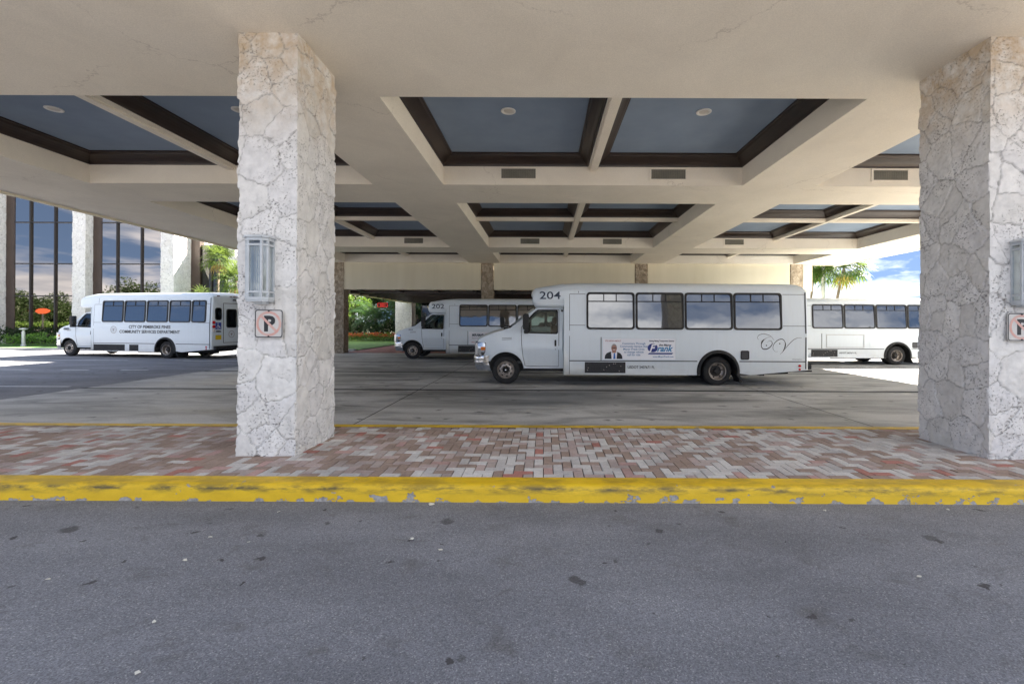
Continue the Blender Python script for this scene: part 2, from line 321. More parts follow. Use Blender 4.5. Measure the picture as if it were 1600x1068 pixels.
class MB:
    def __init__(s): s.v = []; s.f = []; s.m = []; s.r = None
    def add(s, vs, fs, m=0):
        b = len(s.v); s.v += [tuple(p) for p in vs]
        for f in fs: s.f.append(tuple(b + i for i in f)); s.m.append(m)
        return s
    def box(s, a, b, m=0, M=None):
        x0, y0, z0 = a; x1, y1, z1 = b
        vs = [Vector(p) for p in ((x0, y0, z0), (x1, y0, z0), (x1, y1, z0), (x0, y1, z0), (x0, y0, z1), (x1, y0, z1), (x1, y1, z1), (x0, y1, z1))]
        if M is not None: vs = [M @ p for p in vs]
        return s.add(vs, [(0, 3, 2, 1), (4, 5, 6, 7), (0, 1, 5, 4), (1, 2, 6, 5), (2, 3, 7, 6), (3, 0, 4, 7)], m)
    def quad(s, a, b, c, d, m=0): return s.add([a, b, c, d], [(0, 1, 2, 3)], m)
    def tube(s, pts, r, n=8, m=0, caps=True):
        pts = [Vector(p) for p in pts]; k = len(pts)
        rs = r if isinstance(r, (list, tuple)) else [r] * k
        vs = []; ref = Vector((0.31, 0.17, 0.93))
        for i, p in enumerate(pts):
            t = (pts[min(i + 1, k - 1)] - pts[max(i - 1, 0)]).normalized()
            a = t.cross(ref)
            if a.length < 1e-3: a = t.cross(Vector((1, 0, 0)))
            a.normalize(); bb = t.cross(a)
            vs += [p + (a * math.cos(2 * math.pi * j / n) + bb * math.sin(2 * math.pi * j / n)) * rs[i] for j in range(n)]
        fs = [(i * n + j, i * n + (j + 1) % n, (i + 1) * n + (j + 1) % n, (i + 1) * n + j) for i in range(k - 1) for j in range(n)]
        if caps: fs += [tuple(range(n)), tuple(range((k - 1) * n, k * n))]
        return s.add(vs, fs, m)
    def lathe(s, prof, o, axis='y', n=32, m=0):
        vs = []
        for r, t in prof:
            for j in range(n):
                a = 2 * math.pi * j / n; c, d = r * math.cos(a), r * math.sin(a)
                p = {'y': (c, t, d), 'z': (c, d, t), 'x': (t, c, d)}[axis]
                vs.append((o[0] + p[0], o[1] + p[1], o[2] + p[2]))
        k = len(prof)
        return s.add(vs, [(i * n + j, i * n + (j + 1) % n, (i + 1) * n + (j + 1) % n, (i + 1) * n + j) for i in range(k - 1) for j in range(n)], m)
    def prism(s, pts, off, m=0):
        pts = [Vector(p) for p in pts]; off = Vector(off); n = len(pts)
        return s.add(pts + [p + off for p in pts], [tuple(range(n)), tuple(range(2 * n - 1, n - 1, -1))] + [(i, (i + 1) % n, n + (i + 1) % n, n + i) for i in range(n)], m)
    def ring(s, outer, inner, off, m=0):
        o = [Vector(p) for p in outer]; i_ = [Vector(p) for p in inner]; off = Vector(off); n = len(o)
        vs = o + i_ + [p + off for p in o] + [p + off for p in i_]; fs = []
        for k in range(n):
            j = (k + 1) % n
            fs += [(k, j, n + j, n + k), (2 * n + k, 2 * n + j, j, k), (n + k, n + j, 3 * n + j, 3 * n + k)]
        return s.add(vs, fs, m)
    def strips(s, rows, m=0, close=False):
        n = len(rows[0]); b = [p for r in rows for p in r]
        fs = [(i * n + j, i * n + (j + 1) % n, (i + 1) * n + (j + 1) % n, (i + 1) * n + j) for i in range(len(rows) - 1) for j in range(n if close else n - 1)]
        return s.add(b, fs, m)
    def build(s, name, mats, parent=None, smooth=False, bevel=0, loc=None, recalc=True, weld=0, angle=None):
        me = bpy.data.meshes.new(name); me.from_pydata(s.v, [], s.f)
        mats = mats if isinstance(mats, (list, tuple)) else [mats]
        for m in mats: me.materials.append(m)
        if len(mats) > 1: me.polygons.foreach_set('material_index', s.m)
        if recalc or bevel or weld:
            bm = bmesh.new(); bm.from_mesh(me)
            if weld: bmesh.ops.remove_doubles(bm, verts=bm.verts, dist=weld)
            if recalc: bmesh.ops.recalc_face_normals(bm, faces=bm.faces)
            if bevel:
                es = [e for e in bm.edges if len(e.link_faces) == 2 and e.calc_face_angle(0) > 0.6]
                bmesh.ops.bevel(bm, geom=es, offset=bevel, segments=2, affect='EDGES', profile=0.6)
            bm.to_mesh(me); bm.free()
        if smooth:
            me.polygons.foreach_set('use_smooth', [True] * len(me.polygons))
            me.set_sharp_from_angle(angle=R(angle or 40))
        me.update()
        o = bpy.data.objects.new(name, me); COL.objects.link(o)
        if parent is not None: o.parent = parent
        if loc: o.location = loc
        return o

def text_polys(body, size, bold=0.0, shear=0.0, align='LEFT', sx=1.0):
    c = bpy.data.curves.new('text', 'FONT'); c.body = body; c.size = size; c.offset = bold; c.shear = shear; c.align_x = align
    c.resolution_u = 3
    o = bpy.data.objects.new('text', c); COL.objects.link(o)
    bpy.context.view_layer.update()
    me = bpy.data.meshes.new_from_object(o.evaluated_get(bpy.context.evaluated_depsgraph_get()))
    vs = [(v.co.x * sx, v.co.y) for v in me.vertices]; fs = [tuple(p.vertices) for p in me.polygons]
    bpy.data.objects.remove(o); bpy.data.curves.remove(c); bpy.data.meshes.remove(me)
    return vs, fs
def put_text(mb, body, size, fn, bold=0.0, shear=0.0, align='LEFT', width=None, m=0, height=None):
    vs, fs = text_polys(body, size, bold, shear, align)
    if not vs: return
    x0 = min(v[0] for v in vs); x1 = max(v[0] for v in vs); y0 = min(v[1] for v in vs); y1 = max(v[1] for v in vs)
    kx = width / (x1 - x0) if width else 1.0
    ky = height / (y1 - y0) if height else 1.0
    if width: vs = [((v[0] - x0) * kx, v[1]) for v in vs]
    if height: vs = [(v[0], (v[1] - y0) * ky) for v in vs]
    mb.add([fn(*v) for v in vs], fs, m)
def rrect(u0, u1, z0, z1, r, n=4):
    out = []
    for cx, cz, a0 in ((u1 - r, z1 - r, 0), (u0 + r, z1 - r, 90), (u0 + r, z0 + r, 180), (u1 - r, z0 + r, 270)):
        for i in range(n + 1):
            a = R(a0 + 90 * i / n); out.append((cx + r * math.cos(a), cz + r * math.sin(a)))
    return out
def inside(p, poly):
    c = False; x, y = p; j = len(poly) - 1
    for i in range(len(poly)):
        xi, yi = poly[i]; xj, yj = poly[j]
        if (yi > y) != (yj > y) and x < (xj - xi) * (y - yi) / (yj - yi) + xi: c = not c
        j = i
    return c
def panel(mb, outer, holes, step, fn, m=0):
    vs = []; es = []
    for loop in [outer] + holes:
        b = len(vs); n = len(loop); vs += [Vector(p) for p in loop]; es += [(b + i, b + (i + 1) % n) for i in range(n)]
    xs = [p[0] for p in outer]; ys = [p[1] for p in outer]
    x = min(xs) + step * 0.5
    while x < max(xs):
        y = min(ys) + step * 0.5
        while y < max(ys):
            if inside((x, y), outer) and not any(inside((x, y), h) for h in holes): vs.append(Vector((x, y)))
            y += step
        x += step
    rv, re_, rf, *_ = geometry.delaunay_2d_cdt(vs, es, [], 0, 1e-5)
    fs = []
    for f in rf:
        c = (sum(rv[i][0] for i in f) / len(f), sum(rv[i][1] for i in f) / len(f))
        if inside(c, outer) and not any(inside(c, h) for h in holes): fs.append(tuple(f))
    mb.add([fn(p[0], p[1]) for p in rv], fs, m)

# ------------------------------------------------------------------ ground
def sheet(name, x0, x1, y0, y1, z, m):
    o = MB().quad((x0, y0, z), (x1, y0, z), (x1, y1, z), (x0, y1, z)).build(name, m); return tag(o, kind='structure')
sheet('ground', -500, 500, -500, 500, -0.03, EARTH)
road = sheet('road', -130, 90, -70, 26.5, 0.0, ASPH)
mb = MB(); mb.quad((-11.3, 6.7, 0.004), (48, 6.7, 0.004), (48, 24.6, 0.004), (-11.3, 24.6, 0.004))
for y in (11.15, 15.15, 19.05):
    pts = []
    x = -11.3
    while x < 48:
        w = 0.085 + 0.03 * random.random() + 0.03 * mnoise.noise(Vector((x * 0.6, y, 2))); pts.append((x, w)); x += 0.35
    mb.strips([[(p, y - w, 0.008) for p, w in pts], [(p, y + w * 0.8, 0.008) for p, w in pts]], 1)
for x in (-3.05, 5.3, 13.7, 22, 30.5):
    mb.quad((x - 0.009, 6.75, 0.0082), (x + 0.009, 6.75, 0.0082), (x + 0.009, 24.6, 0.0082), (x - 0.009, 24.6, 0.0082), 1)
tag(mb.build('driveway', [CONC, JOINT]), kind='structure')
mb = MB()
for x0, x1, y in ((-40, -11.9, 11.43), (-18.7, -17.4, 15.4), (-16.3, -15.4, 15.4), (-14.3, -13.4, 15.4), (-20.6, -19.8, 15.4), (-15.2, -11.6, 19.2), (-30, -17.6, 19.25)):
    mb.quad((x0, y - 0.06, 0.005), (x1, y - 0.06, 0.005), (x1, y + 0.06, 0.005), (x0, y + 0.06, 0.005))
tag(mb.build('road_marking', LINE), kind='structure')
sheet('path', -10.9, 14.2, 24.62, 40, 0.008, REDPATH)
sheet('lawn', -60, -10.95, 26.6, 34, 0.05, LAWN)
sheet('garden_ground', -40, -10.95, 34.02, 70, 0.03, LAWN)
sheet('planting_ground', 14.4, 60, 27, 60, 0.03, LAWN)
# pavement edge strips (concrete kerb in front of the lawn)
tag(MB().box((-60, 26.35, -0.02), (-10.95, 26.6, 0.10)).build('kerb', CONC), kind='structure')

# island between the two kerbs: herringbone pavers
def island():
    L = 0.1; X0, X1, Y0, Y1 = -16.0, 18.0, 4.41, 6.52; zt = 0.15; g_ = 0.0035
    vs = []; fs = []; br = []
    nx = int((X1 - X0) / L) + 2; ny = int((Y1 - Y0) / L) + 2
    rng = random.Random(3)
    for a in range(-2, nx):
        for b in range(-2, ny):
            d = (a - b) % 4
            if d == 0: x0, x1, y0, y1 = X0 + a * L, X0 + (a + 2) * L, Y0 + b * L, Y0 + (b + 1) * L
            elif d == 3: x0, x1, y0, y1 = X0 + a * L, X0 + (a + 1) * L, Y0 + b * L, Y0 + (b + 2) * L
            else: continue
            x0, x1, y0, y1 = max(x0, X0), min(x1, X1), max(y0, Y0), min(y1, Y1)
            if x1 - x0 < 0.02 or y1 - y0 < 0.02: continue
            cx = (x0 + x1) / 2; cy = (y0 + y1) / 2
            pw = 0.30 + 0.26 / (1 + math.exp(-(cx + 0.4) / 0.8)) + 0.20 * mnoise.noise(Vector((cx * 0.9, cy * 0.9, 3)))
            if cx < -4.6: pw += 0.1
            t = rng.random()
            if t < pw: v = rng.choice((0.05, 0.05, 0.22, 0.22, 0.4))
            else: v = rng.choices((0.4, 0.55, 0.78, 0.9, 0.97), (2, 6.5, 2.6, 0.9, 0.55))[0]
            dz = rng.uniform(-0.0025, 0.0025); tx = rng.uniform(-0.002, 0.002)
            k = len(vs); e = 0.004
            x0 += g_ / 2; x1 -= g_ / 2; y0 += g_ / 2; y1 -= g_ / 2
            vs += [(x0 + e, y0 + e, zt + dz - tx), (x1 - e, y0 + e, zt + dz + tx), (x1 - e, y1 - e, zt + dz + tx), (x0 + e, y1 - e, zt + dz - tx),
                   (x0, y0, zt - 0.02), (x1, y0, zt - 0.02), (x1, y1, zt - 0.02), (x0, y1, zt - 0.02)]
            fs += [(k, k + 1, k + 2, k + 3), (k + 4, k + 5, k + 1, k), (k + 5, k + 6, k + 2, k + 1), (k + 6, k + 7, k + 3, k + 2), (k + 7, k + 4, k, k + 3)]
            br += [v] * 5
    m = MB(); m.v = vs; m.f = fs; m.m = [0] * len(fs)
    k = len(m.v); m.add([(X0, Y0, zt - 0.012), (X1, Y0, zt - 0.012), (X1, Y1, zt - 0.012), (X0, Y1, zt - 0.012)], [(0, 1, 2, 3)], 1)
    br.append(0.55)
    o = m.build('paved_island', [BRICK, JOINT], recalc=False)
    at = o.data.attributes.new('brick', 'FLOAT', 'FACE'); at.data.foreach_set('value', br)
    tag(o, kind='structure')
island()
def kerb(name, y0, y1, front):
    prof = [(y0, 0.0), (y0 + 0.012, 0.06), (y0 + 0.018, 0.11), (y0 + 0.03, 0.138), (y0 + 0.055, 0.149), (y0 + 0.09, 0.152), (y1, 0.151)]
    if not front: prof = [(y0, 0.151), (y1 - 0.07, 0.152), (y1 - 0.03, 0.145), (y1 - 0.012, 0.11), (y1, 0.0)]
    rows = []; x = -16.0
    while x <= 18.0:
        row = []
        for i, (y, z) in enumerate(prof):
            j = mnoise.noise(Vector((x * 5, i * 3.1, 1))) * 0.006 + mnoise.noise(Vector((x * 1.1, 0, i))) * 0.006
            j2 = mnoise.noise(Vector((x * 7, i * 2.1, 9))) * 0.005
            inn = 0 < i < len(prof) - 1
            row.append((x, y + (j if inn else 0), z + (j2 if inn and 0.02 < z < 0.15 else 0)))
        rows.append(row); x += 0.06
    o = MB().strips(rows).build(name, KERB, smooth=True, angle=60); tag(o, kind='structure')
kerb('kerb', 4.17, 4.41, True); kerb('kerb', 6.52, 6.73, False)

# ------------------------------------------------------------------ canopy
ZC = 4.86
canopy = thing('canopy', 'beige plastered coffered canopy with dark brown mouldings and blue ceiling panels over the driveway', 'canopy')
BX = [(-10.6, -4.0), (-2.36, 4.6), (6.3, 13.26)]; BY = [(6.49, 10.6), (12.2, 19.3), (20.8, 24.2)]
XS = [-13.45, -10.6, -4.0, -2.36, 4.6, 6.3, 13.26, 15.75]; YS = [3.0, 6.49, 10.6, 12.2, 19.3, 20.8, 24.2, 24.75]
mb = MB()
for i in range(7):
    for j in range(7):
        if i in (1, 3, 5) and j in (1, 3, 5): continue
        mb.quad((XS[i], YS[j], ZC), (XS[i + 1], YS[j], ZC), (XS[i + 1], YS[j + 1], ZC), (XS[i], YS[j + 1], ZC))
for x0, x1 in BX:
    for y0, y1 in BY:
        lo = [(x0, y0), (x1, y0), (x1, y1), (x0, y1)]
        for k in range(4):
            a, b = lo[k], lo[(k + 1) % 4]
            mb.quad((*a, ZC), (*b, ZC), (*b, 5.32), (*a, 5.32))
x0, x1, y0, y1 = XS[0], XS[-1], YS[0], YS[-1]
mb.quad((x0, y0, ZC), (x0, y1, ZC), (x0, y1, 5.3), (x0, y0, 5.3)); mb.quad((x1, y0, ZC), (x1, y1, ZC), (x1, y1, 5.3), (x1, y0, 5.3))
mb.quad((x0, y0, ZC), (x1, y0, ZC), (x1, y0, 5.3), (x0, y0, 5.3)); mb.quad((x0, y1, ZC), (x1, y1, ZC), (x1, y1, 5.3), (x0, y1, 5.3))
mb.build('soffit', PLASTER, canopy, weld=0.0005)
mb = MB()
mb.box((-10.95, 3.3, 5.56), (13.6, 24.73, 5.75))
for a, b in (((-13.44, 3.01, 5.302), (-10.95, 24.73, 5.34)), ((13.6, 3.01, 5.302), (15.74, 24.73, 5.34)), ((-10.95, 3.01, 5.302), (13.6, 3.3, 5.34)),
             ((-10.95, 3.3, 5.302), (-10.9, 24.73, 5.56)), ((13.55, 3.3, 5.302), (13.6, 24.73, 5.56)), ((-10.9, 3.3, 5.302), (13.55, 3.35, 5.56))):
    mb.box(a, b)
mb.build('roof_slab', BUILDW, canopy)
mb = MB()   # drip trim along the outer edges
for xa, xb in ((-13.53, -13.452), (15.752, 15.83)):
    mb.box((xa, 2.92, 4.80), (xb, 24.75, 5.32))
mb.box((-13.452, 2.92, 4.80), (15.752, 2.998, 5.32))
mb.build('edge_trim', FASCIA, canopy, bevel=0.01)
PROF = [(0.0, 5.288), (0.022, 5.292), (0.03, 5.325), (0.055, 5.36), (0.10, 5.40), (0.155, 5.435), (0.205, 5.46), (0.225, 5.495), (0.25, 5.502), (0.25, 5.537)]
for bi, (x0, x1) in enumerate(BX):
    for bj, (y0, y1) in enumerate(BY):
        xm = (x0 + x1) / 2; ys = [(y0, y1)] if bj != 1 else [(y0, (y0 + y1) / 2 - 0.105), ((y0 + y1) / 2 + 0.105, y1)]
        crown = MB(); pan = MB(); rib = MB()
        rib.box((xm - 0.075, y0 + 0.001, 5.176), (xm + 0.075, y1 - 0.001, 5.215)); rib.box((xm - 0.105, y0 + 0.001, 5.215), (xm + 0.105, y1 - 0.001, 5.56))
        if bj == 1:
            ym = (y0 + y1) / 2
            for xa, xb in ((x0 + 0.001, xm - 0.106), (xm + 0.106, x1 - 0.001)):
                rib.box((xa, ym - 0.075, 5.178), (xb, ym + 0.075, 5.217)); rib.box((xa, ym - 0.1045, 5.217), (xb, ym + 0.1045, 5.56))
        for xa, xb in ((x0, xm - 0.105), (xm + 0.105, x1)):
            for ya, yb in ys:
                rows = [[(xa + s, ya + s, z), (xb - s, ya + s, z), (xb - s, yb - s, z), (xa + s, yb - s, z)] for s, z in PROF]
                crown.strips(rows, close=True)
                p = MB().quad((xa + 0.24, ya + 0.24, 5.532), (xb - 0.24, ya + 0.24, 5.532), (xb - 0.24, yb - 0.24, 5.532), (xa + 0.24, yb - 0.24, 5.532))
                p.build('ceiling_panel', BLUE, canopy)
                if bj == 0 and not (bi == 2):
                    cx, cy = (xa + xb) / 2, (ya + yb) / 2 - 0.2
                    l = MB().lathe([(0.135, 5.531), (0.135, 5.518), (0.115, 5.513), (0.10, 5.517), (0.085, 5.528)], (cx, cy, 0), 'z', 24).build('downlight', WHITE, canopy, smooth=True)
                    MB().lathe([(0.088, 5.527), (0.05, 5.524), (0.0001, 5.522)], (cx, cy, 0), 'z', 24).build('lens', varied('downlight_lens', (0.55, 0.5, 0.44), (0.62, 0.58, 0.5), 20, 0.4), l, smooth=True)
        crown.build('crown_moulding', CROWN, canopy)
        rib.build('ceiling_rib', PLASTER, canopy)
        vx = {(0, 0): [1], (0, 1): [1], (1, 0): [0, 1], (1, 1): [0, 1], (2, 0): [0], (2, 1): [0]}.get((bi, bj), [])
        for k in vx:
            cx = xm + (-1.73, 1.76)[k]; yv = y1
            out = [(cx - 0.45, 4.965), (cx + 0.45, 4.965), (cx + 0.45, 5.275), (cx - 0.45, 5.275)]
            inn = [(cx - 0.40, 5.01), (cx + 0.40, 5.01), (cx + 0.40, 5.235), (cx - 0.40, 5.235)]
            v = MB().ring([(a, yv - 0.018, b) for a, b in out], [(a, yv - 0.018, b) for a, b in inn], (0, 0.016, 0)).build('vent', PLASTER, canopy)
            gm = MB().quad((cx - 0.40, yv - 0.004, 5.01), (cx + 0.40, yv - 0.004, 5.01), (cx + 0.40, yv - 0.004, 5.235), (cx - 0.40, yv - 0.004, 5.235), 1)
            for q in range(9):
                z = 5.02 + q * 0.024; gm.box((cx - 0.398, yv - 0.016, z), (cx + 0.398, yv - 0.006, z + 0.012))
            for q in range(20):
                x = cx - 0.39 + q * 0.041; gm.box((x, yv - 0.0185, 5.012), (x + 0.006, yv - 0.0165, 5.233))
            gm.build('grille', [VENTM, DARKV], v)

# ------------------------------------------------------------------ stone columns
def smooth_noise(rng, shape, k):
    h, w = shape; a = rng.normal(0, 1, (h // k + 3, w // k + 3)); yi = np.arange(h) / k; xi = np.arange(w) / k
    y0 = yi.astype(int); x0 = xi.astype(int); fy = (yi - y0)[:, None]; fx = (xi - x0)[None]; fy = fy * fy * (3 - 2 * fy); fx = fx * fx * (3 - 2 * fx)
    return (a[y0][:, x0] * (1 - fy) * (1 - fx) + a[y0 + 1][:, x0] * fy * (1 - fx) + a[y0][:, x0 + 1] * (1 - fy) * fx + a[y0 + 1][:, x0 + 1] * fy * fx)
def stone_column(name, label, cx, y0, w, d, z0, z1, seed, m, ds=0.0125, cell=0.115, group=None, label_cat='column', depth=0.016, parent=None):
    rng = np.random.RandomState(seed)
    P = 2 * (w + d); ns = int(P / ds); nz = int((z1 - z0) / ds)
    edges = [0, w, w + d, 2 * w + d, P]; ss = []
    for k in range(4):
        n = max(2, int((edges[k + 1] - edges[k]) / ds)); ss += list(np.linspace(edges[k], edges[k + 1], n, endpoint=False))
    ss = np.array(ss); ns = len(ss); zs = np.linspace(z0, z1, nz + 1)
    px = np.zeros(ns); py = np.zeros(ns); nxv = np.zeros(ns); nyv = np.zeros(ns); face = np.zeros(ns, int); loc = np.zeros(ns)
    for i, s_ in enumerate(ss):
        k = max(q for q in range(4) if s_ >= edges[q] - 1e-9); t = s_ - edges[k]; face[i] = k; loc[i] = t
        if k == 0: px[i], py[i], nxv[i], nyv[i] = -w / 2 + t, 0, 0, -1
        if k == 1: px[i], py[i], nxv[i], nyv[i] = w / 2, t, 1, 0
        if k == 2: px[i], py[i], nxv[i], nyv[i] = w / 2 - t, d, 0, 1
        if k == 3: px[i], py[i], nxv[i], nyv[i] = -w / 2, d - t, -1, 0
        if t < 1e-6:
            pk = (k - 1) % 4; nn = [(0, -1), (1, 0), (0, 1), (-1, 0)][pk]; nxv[i] += nn[0]; nyv[i] += nn[1]
    disp = np.zeros((nz + 1, ns)); groove = np.zeros_like(disp); sid = np.zeros_like(disp)
    for k in range(4):
        idx = np.where(face == k)[0]; fw = (w, d, w, d)[k]; h = z1 - z0
        # jittered rows of seeds
        seeds = []; z = z0 - 0.1
        base = math.sqrt(cell)
        while z < z1 + 0.2:
            rowh = base * rng.uniform(0.45, 1.5); x = -rng.uniform(0.05, base)
            while x < fw + 0.1:
                seeds.append((x + rng.uniform(-0.1, 0.1) * base, z + rng.uniform(-0.45, 0.45) * rowh)); x += base * rng.uniform(0.4, 1.6)
            z += rowh
        sd = np.array(seeds); rv = rng.rand(len(sd)); off = rng.uniform(-0.008, 0.008, len(sd)); tilt = rng.uniform(-0.022, 0.022, (len(sd), 2))
        X, Z = np.meshgrid(loc[idx], zs)
        Xw = X + 0.010 * np.sin(Z * 15 + k) + 0.006 * np.sin(Z * 41 + X * 9) + 0.004 * np.sin(Z * 83 + 2); Zw = Z + 0.012 * np.sin(X * 17 + k * 2) + 0.006 * np.sin(X * 47 + Z * 7) + 0.004 * np.sin(X * 95)
        D = (Xw[..., None] - sd[:, 0]) ** 2 + ((Zw[..., None] - sd[:, 1]) * 0.92) ** 2
        o2 = np.argpartition(D, 1, axis=-1)[..., :2]
        da = np.take_along_axis(D, o2, -1); sw = da[..., 0] > da[..., 1]
        i1 = np.where(sw, o2[..., 1], o2[..., 0]); i2 = np.where(sw, o2[..., 0], o2[..., 1])
        f1 = D.min(-1); f2 = np.maximum(da[..., 0], da[..., 1])
        sep = np.sqrt(((sd[i1] - sd[i2]) ** 2).sum(-1)) + 1e-6
        e = (f2 - f1) / (2 * sep)
        gw = 0.0085
        gv = np.clip(1 - e / gw, 0, 1); gv = gv * gv * (3 - 2 * gv)
        nzv = smooth_noise(rng, X.shape, 9) * 0.0032 + smooth_noise(rng, X.shape, 3) * 0.0022 + rng.normal(0, 0.0006, X.shape)
        dd = off[i1] + tilt[i1, 0] * (X - sd[i1, 0]) + tilt[i1, 1] * (Z - sd[i1, 1]) + nzv - depth * gv * (0.35 + 0.65 * np.sin((i1 + i2) * 2.3) ** 2) - 0.0015 * np.clip(1 - e / 0.02, 0, 1)
        disp[:, idx] = dd; groove[:, idx] = gv; sid[:, idx] = rv[i1]
    V = np.stack([np.broadcast_to(px, disp.shape) + nxv * disp, np.broadcast_to(py, disp.shape) + nyv * disp, np.broadcast_to(zs[:, None], disp.shape)], -1).reshape(-1, 3)
    me = bpy.data.meshes.new(name)
    a = np.arange(nz)[:, None] * ns + np.arange(ns)[None]; b = np.arange(nz)[:, None] * ns + (np.arange(ns)[None] + 1) % ns
    F = np.stack([a, b, b + ns, a + ns], -1).reshape(-1, 4)
    me.from_pydata(V.tolist(), [], F.tolist())
    for nm, arr in (('groove', groove), ('stone', sid)):
        at = me.attributes.new(nm, 'FLOAT', 'POINT'); at.data.foreach_set('value', arr.reshape(-1).astype(np.float32))
    me.polygons.foreach_set('use_smooth', [True] * len(me.polygons)); me.materials.append(m); me.set_sharp_from_angle(angle=R(50)); me.update()
    o = bpy.data.objects.new(name, me); COL.objects.link(o); o.location = (cx, y0, 0)
    if parent is not None: o.parent = parent
    else: tag(o, label, label_cat, group)
    return o
CG = 'whitewashed stone columns at the front of the canopy'
stone_column('stone_column', 'whitewashed coral stone column standing whole in the left half, left of the numbered white bus', -3.085, 5.07, 0.655, 0.92, 0.15, ZC, 11, STONE, group=CG)
stone_column('stone_column', 'whitewashed coral stone column cut by the right edge of the picture', 5.29, 5.07, 0.655, 0.95, 0.15, ZC, 23, STONE, group=CG)

# lanterns and signs on the columns
def lantern(x, label):
    t = thing('wall_lantern', label, 'lantern', (x, 5.06, 0), 0, 'lanterns on the stone columns')
    w, d = 0.115, 0.145; zb, zt = 1.885, 2.545
    def octo(w, d, y): return [(-w, y), (-w, y - d * 0.72), (-w * 0.62, y - d), (w * 0.62, y - d), (w, y - d * 0.72), (w, y)]
    f = MB()
    for px, py in octo(w, d, 0): f.box((px - 0.011, py - 0.011, zb), (px + 0.011, py + 0.011, zt))
    for z, h, e in ((zb, 0.03, 0.014), (zb + 0.075, 0.02, 0.012), (zt - 0.075, 0.02, 0.012), (zt - 0.02, 0.03, 0.016)):
        out = [(a, b, z) for a, b in octo(w + e, d + e, 0.0)]; inn = [(a, b, z) for a, b in octo(w - 0.014, d - 0.014, 0.0)]
        f.ring(out, inn, (0, 0, h))
        f.ring([(a, b, z + h) for a, b in octo(w + e, d + e, 0.0)], [(a, b, z + h) for a, b in octo(w - 0.014, d - 0.014, 0.0)], (0, 0, -0.001))
    f.build('frame', LAMPM, t)
    c = MB(); c.prism([(a, b, zt + 0.011) for a, b in octo(w + 0.03, d + 0.03, 0)], (0, 0, 0.018))
    c.strips([[(a, b, zt + 0.029) for a, b in octo(w + 0.022, d + 0.022, 0)], [(a, b, zt + 0.05) for a, b in octo(w * 0.75, d * 0.75, 0)], [(a, b, zt + 0.056) for a, b in octo(w * 0.4, d * 0.4, 0)], [(0, -0.02, zt + 0.057)] * 6], close=True)
    c.build('cap', LAMPM, t)
    b = MB(); b.prism([(a, q, zb - 0.02) for a, q in octo(w + 0.008, d + 0.008, 0)], (0, 0, 0.02)); b.prism([(a, q, zb - 0.045) for a, q in octo(w * 0.6, d * 0.6, 0)], (0, 0, 0.025)); b.build('base_plate', LAMPM, t)
    gl = MB(); o = octo(w - 0.006, d - 0.006, 0)
    for k in range(5): gl.quad((*o[k], zb + 0.03), (*o[k + 1], zb + 0.03), (*o[k + 1], zt - 0.02), (*o[k], zt - 0.02))
    gl.build('glass', LAMPGLASS, t)
    r = MB()
    for k in range(7): r.box((-w * 0.55 + k * w * 0.183 - 0.002, -d + 0.01, zb + 0.1), (-w * 0.55 + k * w * 0.183 + 0.002, -d + 0.014, zt - 0.08))
    r.build('wire_guard', LAMPM, t)
    MB().box((-w + 0.014, -0.006, zb + 0.03), (w - 0.014, -0.002, zt - 0.02)).build('back_plate', WHITE, t)
    for z in (2.06, 2.27):
        q = MB().lathe([(0.0001, z - 0.045), (0.014, z - 0.045), (0.016, z), (0.03, z + 0.03), (0.036, z + 0.065), (0.026, z + 0.095), (0.0001, z + 0.107)], (0, -0.065, 0), 'z', 16); q.build('bulb', BULB, t, smooth=True)
    MB().box((-0.008, -0.02, 2.0), (0.008, -0.012, 2.42)).build('lamp_holder', LAMPM, t)
lantern(-3.125, 'grey framed glass lantern on the left column')
lantern(5.315, 'grey framed glass lantern at the right picture edge')
def parking_sign(x, label, tilt=0):
    t = thing('no_parking_sign', label, 'sign', (x, 5.035, 1.625), 0, 'no parking signs on the stone columns')
    t.rotation_euler = (0, R(tilt), 0)
    h = 0.157
    p = MB().prism([(a, 0.0, b) for a, b in rrect(-h, h, -h, h, 0.03)], (0, 0.004, 0)); p.build('plate', SIGNW, t)
    MB().ring([(a, -0.001, b) for a, b in rrect(-h + 0.004, h - 0.004, -h + 0.004, h - 0.004, 0.027)], [(a, -0.001, b) for a, b in rrect(-h + 0.014, h - 0.014, -h + 0.014, h - 0.014, 0.02)], (0, 0.0009, 0)).build('border', SIGNK, t)
    k = MB(); put_text(k, 'P', 0.2, lambda a, b: (-0.052 + a, -0.0012, -0.088 + b), 0.009, width=0.125, height=0.176); k.build('letter', SIGNK, t)
    s = MB(); c1 = [(0.138 * math.cos(R(i * 9)), -0.0022, 0.138 * math.sin(R(i * 9))) for i in range(40)]; c0 = [(0.112 * math.cos(R(i * 9)), -0.0022, 0.112 * math.sin(R(i * 9))) for i in range(40)]
    s.ring(c1, c0, (0, 0.0006, 0))
    for m_ in [Matrix.Rotation(R(45), 4, 'Y')]: s.box((-0.114, -0.0026, -0.0125), (0.114, -0.0019, 0.0135), M=m_)
    s.build('prohibition_ring', SIGNR, t)
    for z in (0.14, -0.14): MB().lathe([(0.010, 0.0), (0.010, -0.005), (0.005, -0.007), (0.0001, -0.007)], (0, -0.001, z), 'y', 10).build('bolt', DARKMETAL, t, smooth=True)
parking_sign(-3.045, 'faded no parking sign on the left column', 0.4); parking_sign(5.285, 'no parking sign cut by the right picture edge', -0.3)

